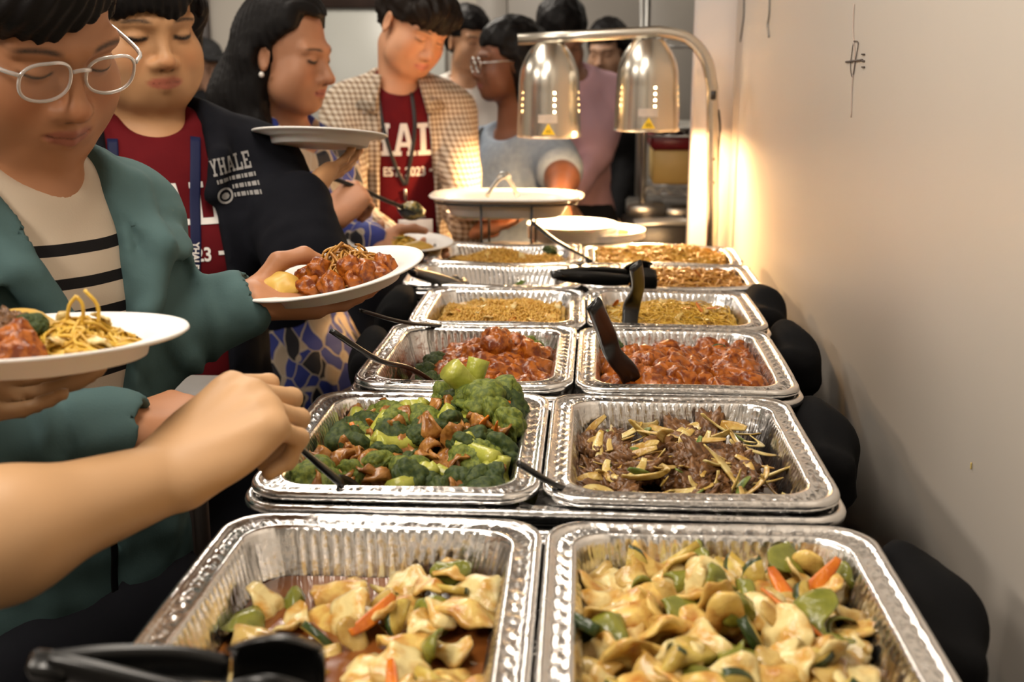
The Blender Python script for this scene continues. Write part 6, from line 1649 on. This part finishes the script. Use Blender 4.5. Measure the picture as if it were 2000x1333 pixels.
# ================================================================== held plates
def plate_at(label, px, py, Z, dia, tilt_r, tilt_f, yaw=0):
    """tilt_r raises the side towards the wall, tilt_f lowers the camera's side"""
    c = A(px, py, Z); Rm = roty(-math.radians(tilt_r)) @ rotx(math.radians(tilt_f)) @ rotz(yaw)
    o = thing('paper_plate', label, 'plate', PLATE_ME, None, c); o.rotation_euler = Matrix(Rm.tolist()).to_euler(); o.scale = (dia / .23,) * 3
    L = lambda x, y, z: c + Rm @ V(x, y, z)
    return o, L, Rm
def on_plate(L, Rm, name, label, cat, me, x, y, z, rot, sc, group=None):
    o = thing(name, label, cat, me, None, L(x, y, z), group=group); o.rotation_euler = (Matrix(Rm.tolist()) @ Matrix((rotz(rot[2]) @ roty(rot[1]) @ rotx(rot[0])).tolist())).to_euler(); o.scale = (sc,) * 3 if np.isscalar(sc) else sc
    return o
def plate_noodles(L, label, cx, cy, rx, ry, h, n, seed, m, r=.0017, name='noodles', up=2):
    rs = np.random.default_rng(seed); mb = MB(); base = L(cx, cy, 0)
    for k in range(n):
        a = rs.uniform(0, 6.28); q = math.sqrt(rs.random()); x, y = cx + rx * .75 * q * math.cos(a), cy + ry * .75 * q * math.sin(a); an = rs.uniform(0, 6.28); kk = rs.normal(0, 50); pts = []
        lev = rs.random(); ph = rs.uniform(0, 6)
        for t in range(12):
            dd = ((x - cx) / rx) ** 2 + ((y - cy) / ry) ** 2
            pts.append(L(x, y, .004 + h * math.exp(-dd * 1.3) * (.5 + .5 * lev) + .003 * math.sin(ph + t))); x += .007 * math.cos(an); y += .007 * math.sin(an); an += kk * .007 + rs.normal(0, .3)
            if dd > .9: an = math.atan2(cy - y, cx - x) + .8
        mb.tube(pts, r, 5, caps=False)
    for k in range(up):
        a = rs.uniform(-1, 1) * rx * .5; mb.tube(spline([L(cx + a, cy, h * .5), L(cx + a + .004, cy, h + .012), L(cx + a + rs.uniform(-.02, .02), cy, h + rs.uniform(.018, .028))], 10), r, 5)
    return thing(name, label, 'noodles', mb.mesh(name, base), m, base, kind='stuff')
def wrapper(i, a=.03, b=.02, c=.014):
    v, f = I4; u = v.copy(); u[:, 2] = np.where(u[:, 2] < 0, u[:, 2] * .5, u[:, 2]); d = 1 + .10 * fbm(u, i + 20, 1.8) + .05 * np.sin(u[:, 0] * 6 + u[:, 1] * 3)
    return with_mat(mesh_np('wrapper', u * d[:, None] * np.array([a, b, c]), f), M_wrap)
# plate of the man in teal
o, L, Rm = plate_at('white plate of orange chicken and noodles held by the man in teal', 652, 562, 1.435, .236, 9.5, 4)
on_plate(L, Rm, 'folded_crepe', 'folded yellow wrapper on the plate of the man in teal', 'wrapper', wrapper(1, .026, .030, .022), -.058, -.028, .014, (0, 0, .4), 1)
plate_noodles(L, 'brown noodles heaped behind the chicken on the held plate', .020, .006, .055, .040, .052, 110, 5, M_ndl, .0017, up=0)
for k, (x, y, z) in enumerate(((-.02, -.035, .014), (.01, -.045, .014), (.038, -.035, .014), (.06, -.018, .016), (-.008, -.022, .026), (.030, -.024, .026), (-.030, -.008, .018), (.068, -.002, .016), (.048, -.03, .022))):
    on_plate(L, Rm, 'chicken_nugget', 'glazed orange chicken piece on the plate of the man in teal', 'chicken', NUG[k % 8], x, y, z, (k, k * 2, k * 3), .82, 'orange chicken on the held plate')
# foreground plate
o, L, Rm = plate_at('white plate of noodles, beef and chicken held beside the reaching arm', 78, 702, .905, .230, 1.5, -4.0)
on_plate(L, Rm, 'folded_crepe', 'large folded yellow wrapper beside the beef on the foreground plate', 'wrapper', wrapper(4, .042, .05, .024), -.030, .018, .012, (0, 0, .3), 1)
plate_noodles(L, 'golden noodles with cabbage on the foreground plate', .032, .004, .040, .045, .028, 110, 8, M_vrm, .0016, up=3)
for k, (x, y, z) in enumerate(((-.035, -.035, .014), (-.018, -.02, .026), (-.025, -.05, .012), (-.045, -.02, .014), (-.008, -.035, .02), (-.055, -.045, .012), (-.02, .0, .030))):
    on_plate(L, Rm, 'beef_slice', 'dark beef slice on the foreground plate', 'beef', BEEF[k % 8], x, y, z, (k * .7, k * .5, k * 2), .9, 'beef on the foreground plate')
for k, (x, y, z) in enumerate(((.002, -.058, .014), (.018, -.06, .015), (.008, -.045, .022))):
    on_plate(L, Rm, 'chicken_nugget', 'red orange chicken piece on the foreground plate', 'chicken', NUG[(k + 3) % 8], x, y, z, (k, k * 2, k * 3), .75, 'orange chicken on the foreground plate')
br = on_plate(L, Rm, 'broccoli_floret', 'small broccoli bit among the beef on the foreground plate', 'broccoli', None, .002, -.012, .028, (.4, .3, 0), .5); part('crown', CRN[1], None, br); part('stalk', STK[0], None, br)
for k, (x, y, z) in enumerate(((.03, -.03, .02), (.06, -.02, .018), (.045, .02, .03), (.02, .01, .03))):
    on_plate(L, Rm, 'cabbage_piece', 'pale cabbage shred among the noodles on the foreground plate', 'cabbage', CAB[k * 2], x, y, z, (.3 * k, .4, k), .45, 'cabbage on the foreground plate')
# plate held high
o, L, Rm = plate_at('white plate raised on the fingertips of the woman in navy fleece', 625, 284, 1.93, .226, -1, -9)
on_plate(L, Rm, 'folded_crepe', 'bit of yellow wrapper on the raised plate', 'wrapper', wrapper(7, .02, .02, .012), .055, .03, .012, (0, 0, .3), 1)
# plate between the patterned blouse and plaid shirt
o, L, Rm = plate_at('white plate of noodles held before the plaid shirt', 782, 489, 2.50, .232, -1, 2)
plate_noodles(L, 'yellow noodles on the plate before the plaid shirt', .005, 0, .045, .05, .028, 70, 12, M_vrm, .0018, up=0)
on_plate(L, Rm, 'folded_crepe', 'yellow wrapper beside noodles on the plate before the plaid shirt', 'wrapper', wrapper(9, .035, .022, .018), .045, -.045, .012, (0, 0, .2), 1)
on_plate(L, Rm, 'zucchini_slice', 'dark zucchini sliver on the noodles before the plaid shirt', 'zucchini', SCA[0], .0, -.02, .032, (.2, .1, .3), .9)
o, L, Rm = plate_at('white plate carried low behind the serving stand', 945, 426, 2.90, .19, 0, -3)
cc = A(362, 754, 1.56)
side = thing('side_table', 'small grey topped side table behind the teal jacket', 'table', loc=(cc[0], cc[1], 0))
part('top', MB().box((0, 0, cc[2] - .012), (.14, .13, .02), bev=.004).mesh('top', smooth=False), mat('grey_laminate', (.30, .29, .28), .5, var=(20, (.27, .26, .25))), side); part('leg', MB().tube([(0, 0, 0), (0, 0, cc[2] - .02)], .02, 12).mesh('leg'), M_dark, side); part('foot', MB().lathe([(0, .02), (.10, .015), (.11, 0), (0, 0)], 24).mesh('foot'), M_dark, side)

# ================================================================== bunched black cloth at the ends of the chafers
def bundle(label, c, r, seed, dr=0.0):
    c = np.asarray(c, float); S = SDF(); Rm = rotz(dr)
    S.box(c, np.asarray(r) * V(.95, .92, .9), Rm @ roty(.35) @ rotx(.15), .018, .02); S.box(c + Rm @ V(.1 * r[0], -.3 * r[1], -.45 * r[2]), (r[0] * .95, r[1] * .6, r[2] * .8), Rm @ roty(-.3) @ rotz(.2), .015, .025); S.cone(c, c - V(0, 0, c[2] - TZ - .02), r[0] * .85, r[0] * .75, .05)
    S.disp = lambda P: .0045 * np.sin(3 * wob(P, 8, seed) + 30 * (P[:, 1] - c[1]) + 55 * (P[:, 0] - c[0])) + .004 * wob(P, 26, seed)
    b = V(c[0], c[1], TZ); vf = S.mesh(.006)
    thing('cloth_bundle', label, 'cloth', mesh_np('cloth_bundle', vf[0] - b, vf[1]), M_cloth, b)
for (px_, py_, z_, r_, lab, sd) in ((1790, 1245, 1.000, (.034, .085, .048), 'bunched black cloth between the mounded vegetable pan and the wall', 1), (1598, 885, 1.010, (.028, .085, .040), 'bunched black cloth between the beef pan and the wall', 2),
                                (1540, 698, 1.015, (.028, .075, .036), 'bunched black cloth between the full chicken pan and the wall', 3), (1486, 610, 1.020, (.024, .08, .030), 'bunched black cloth between the rice noodle pan and the wall', 4),
                                (770, 618, 1.0, (.022, .07, .045), 'bunched black cloth by the fried rice pan on the diners side', 5), (722, 700, 1.0, (.020, .07, .035), 'bunched black cloth by the half-emptied chicken pan on the diners side', 6)):
    bundle(lab, AZ(px_, py_, z_), r_, sd)
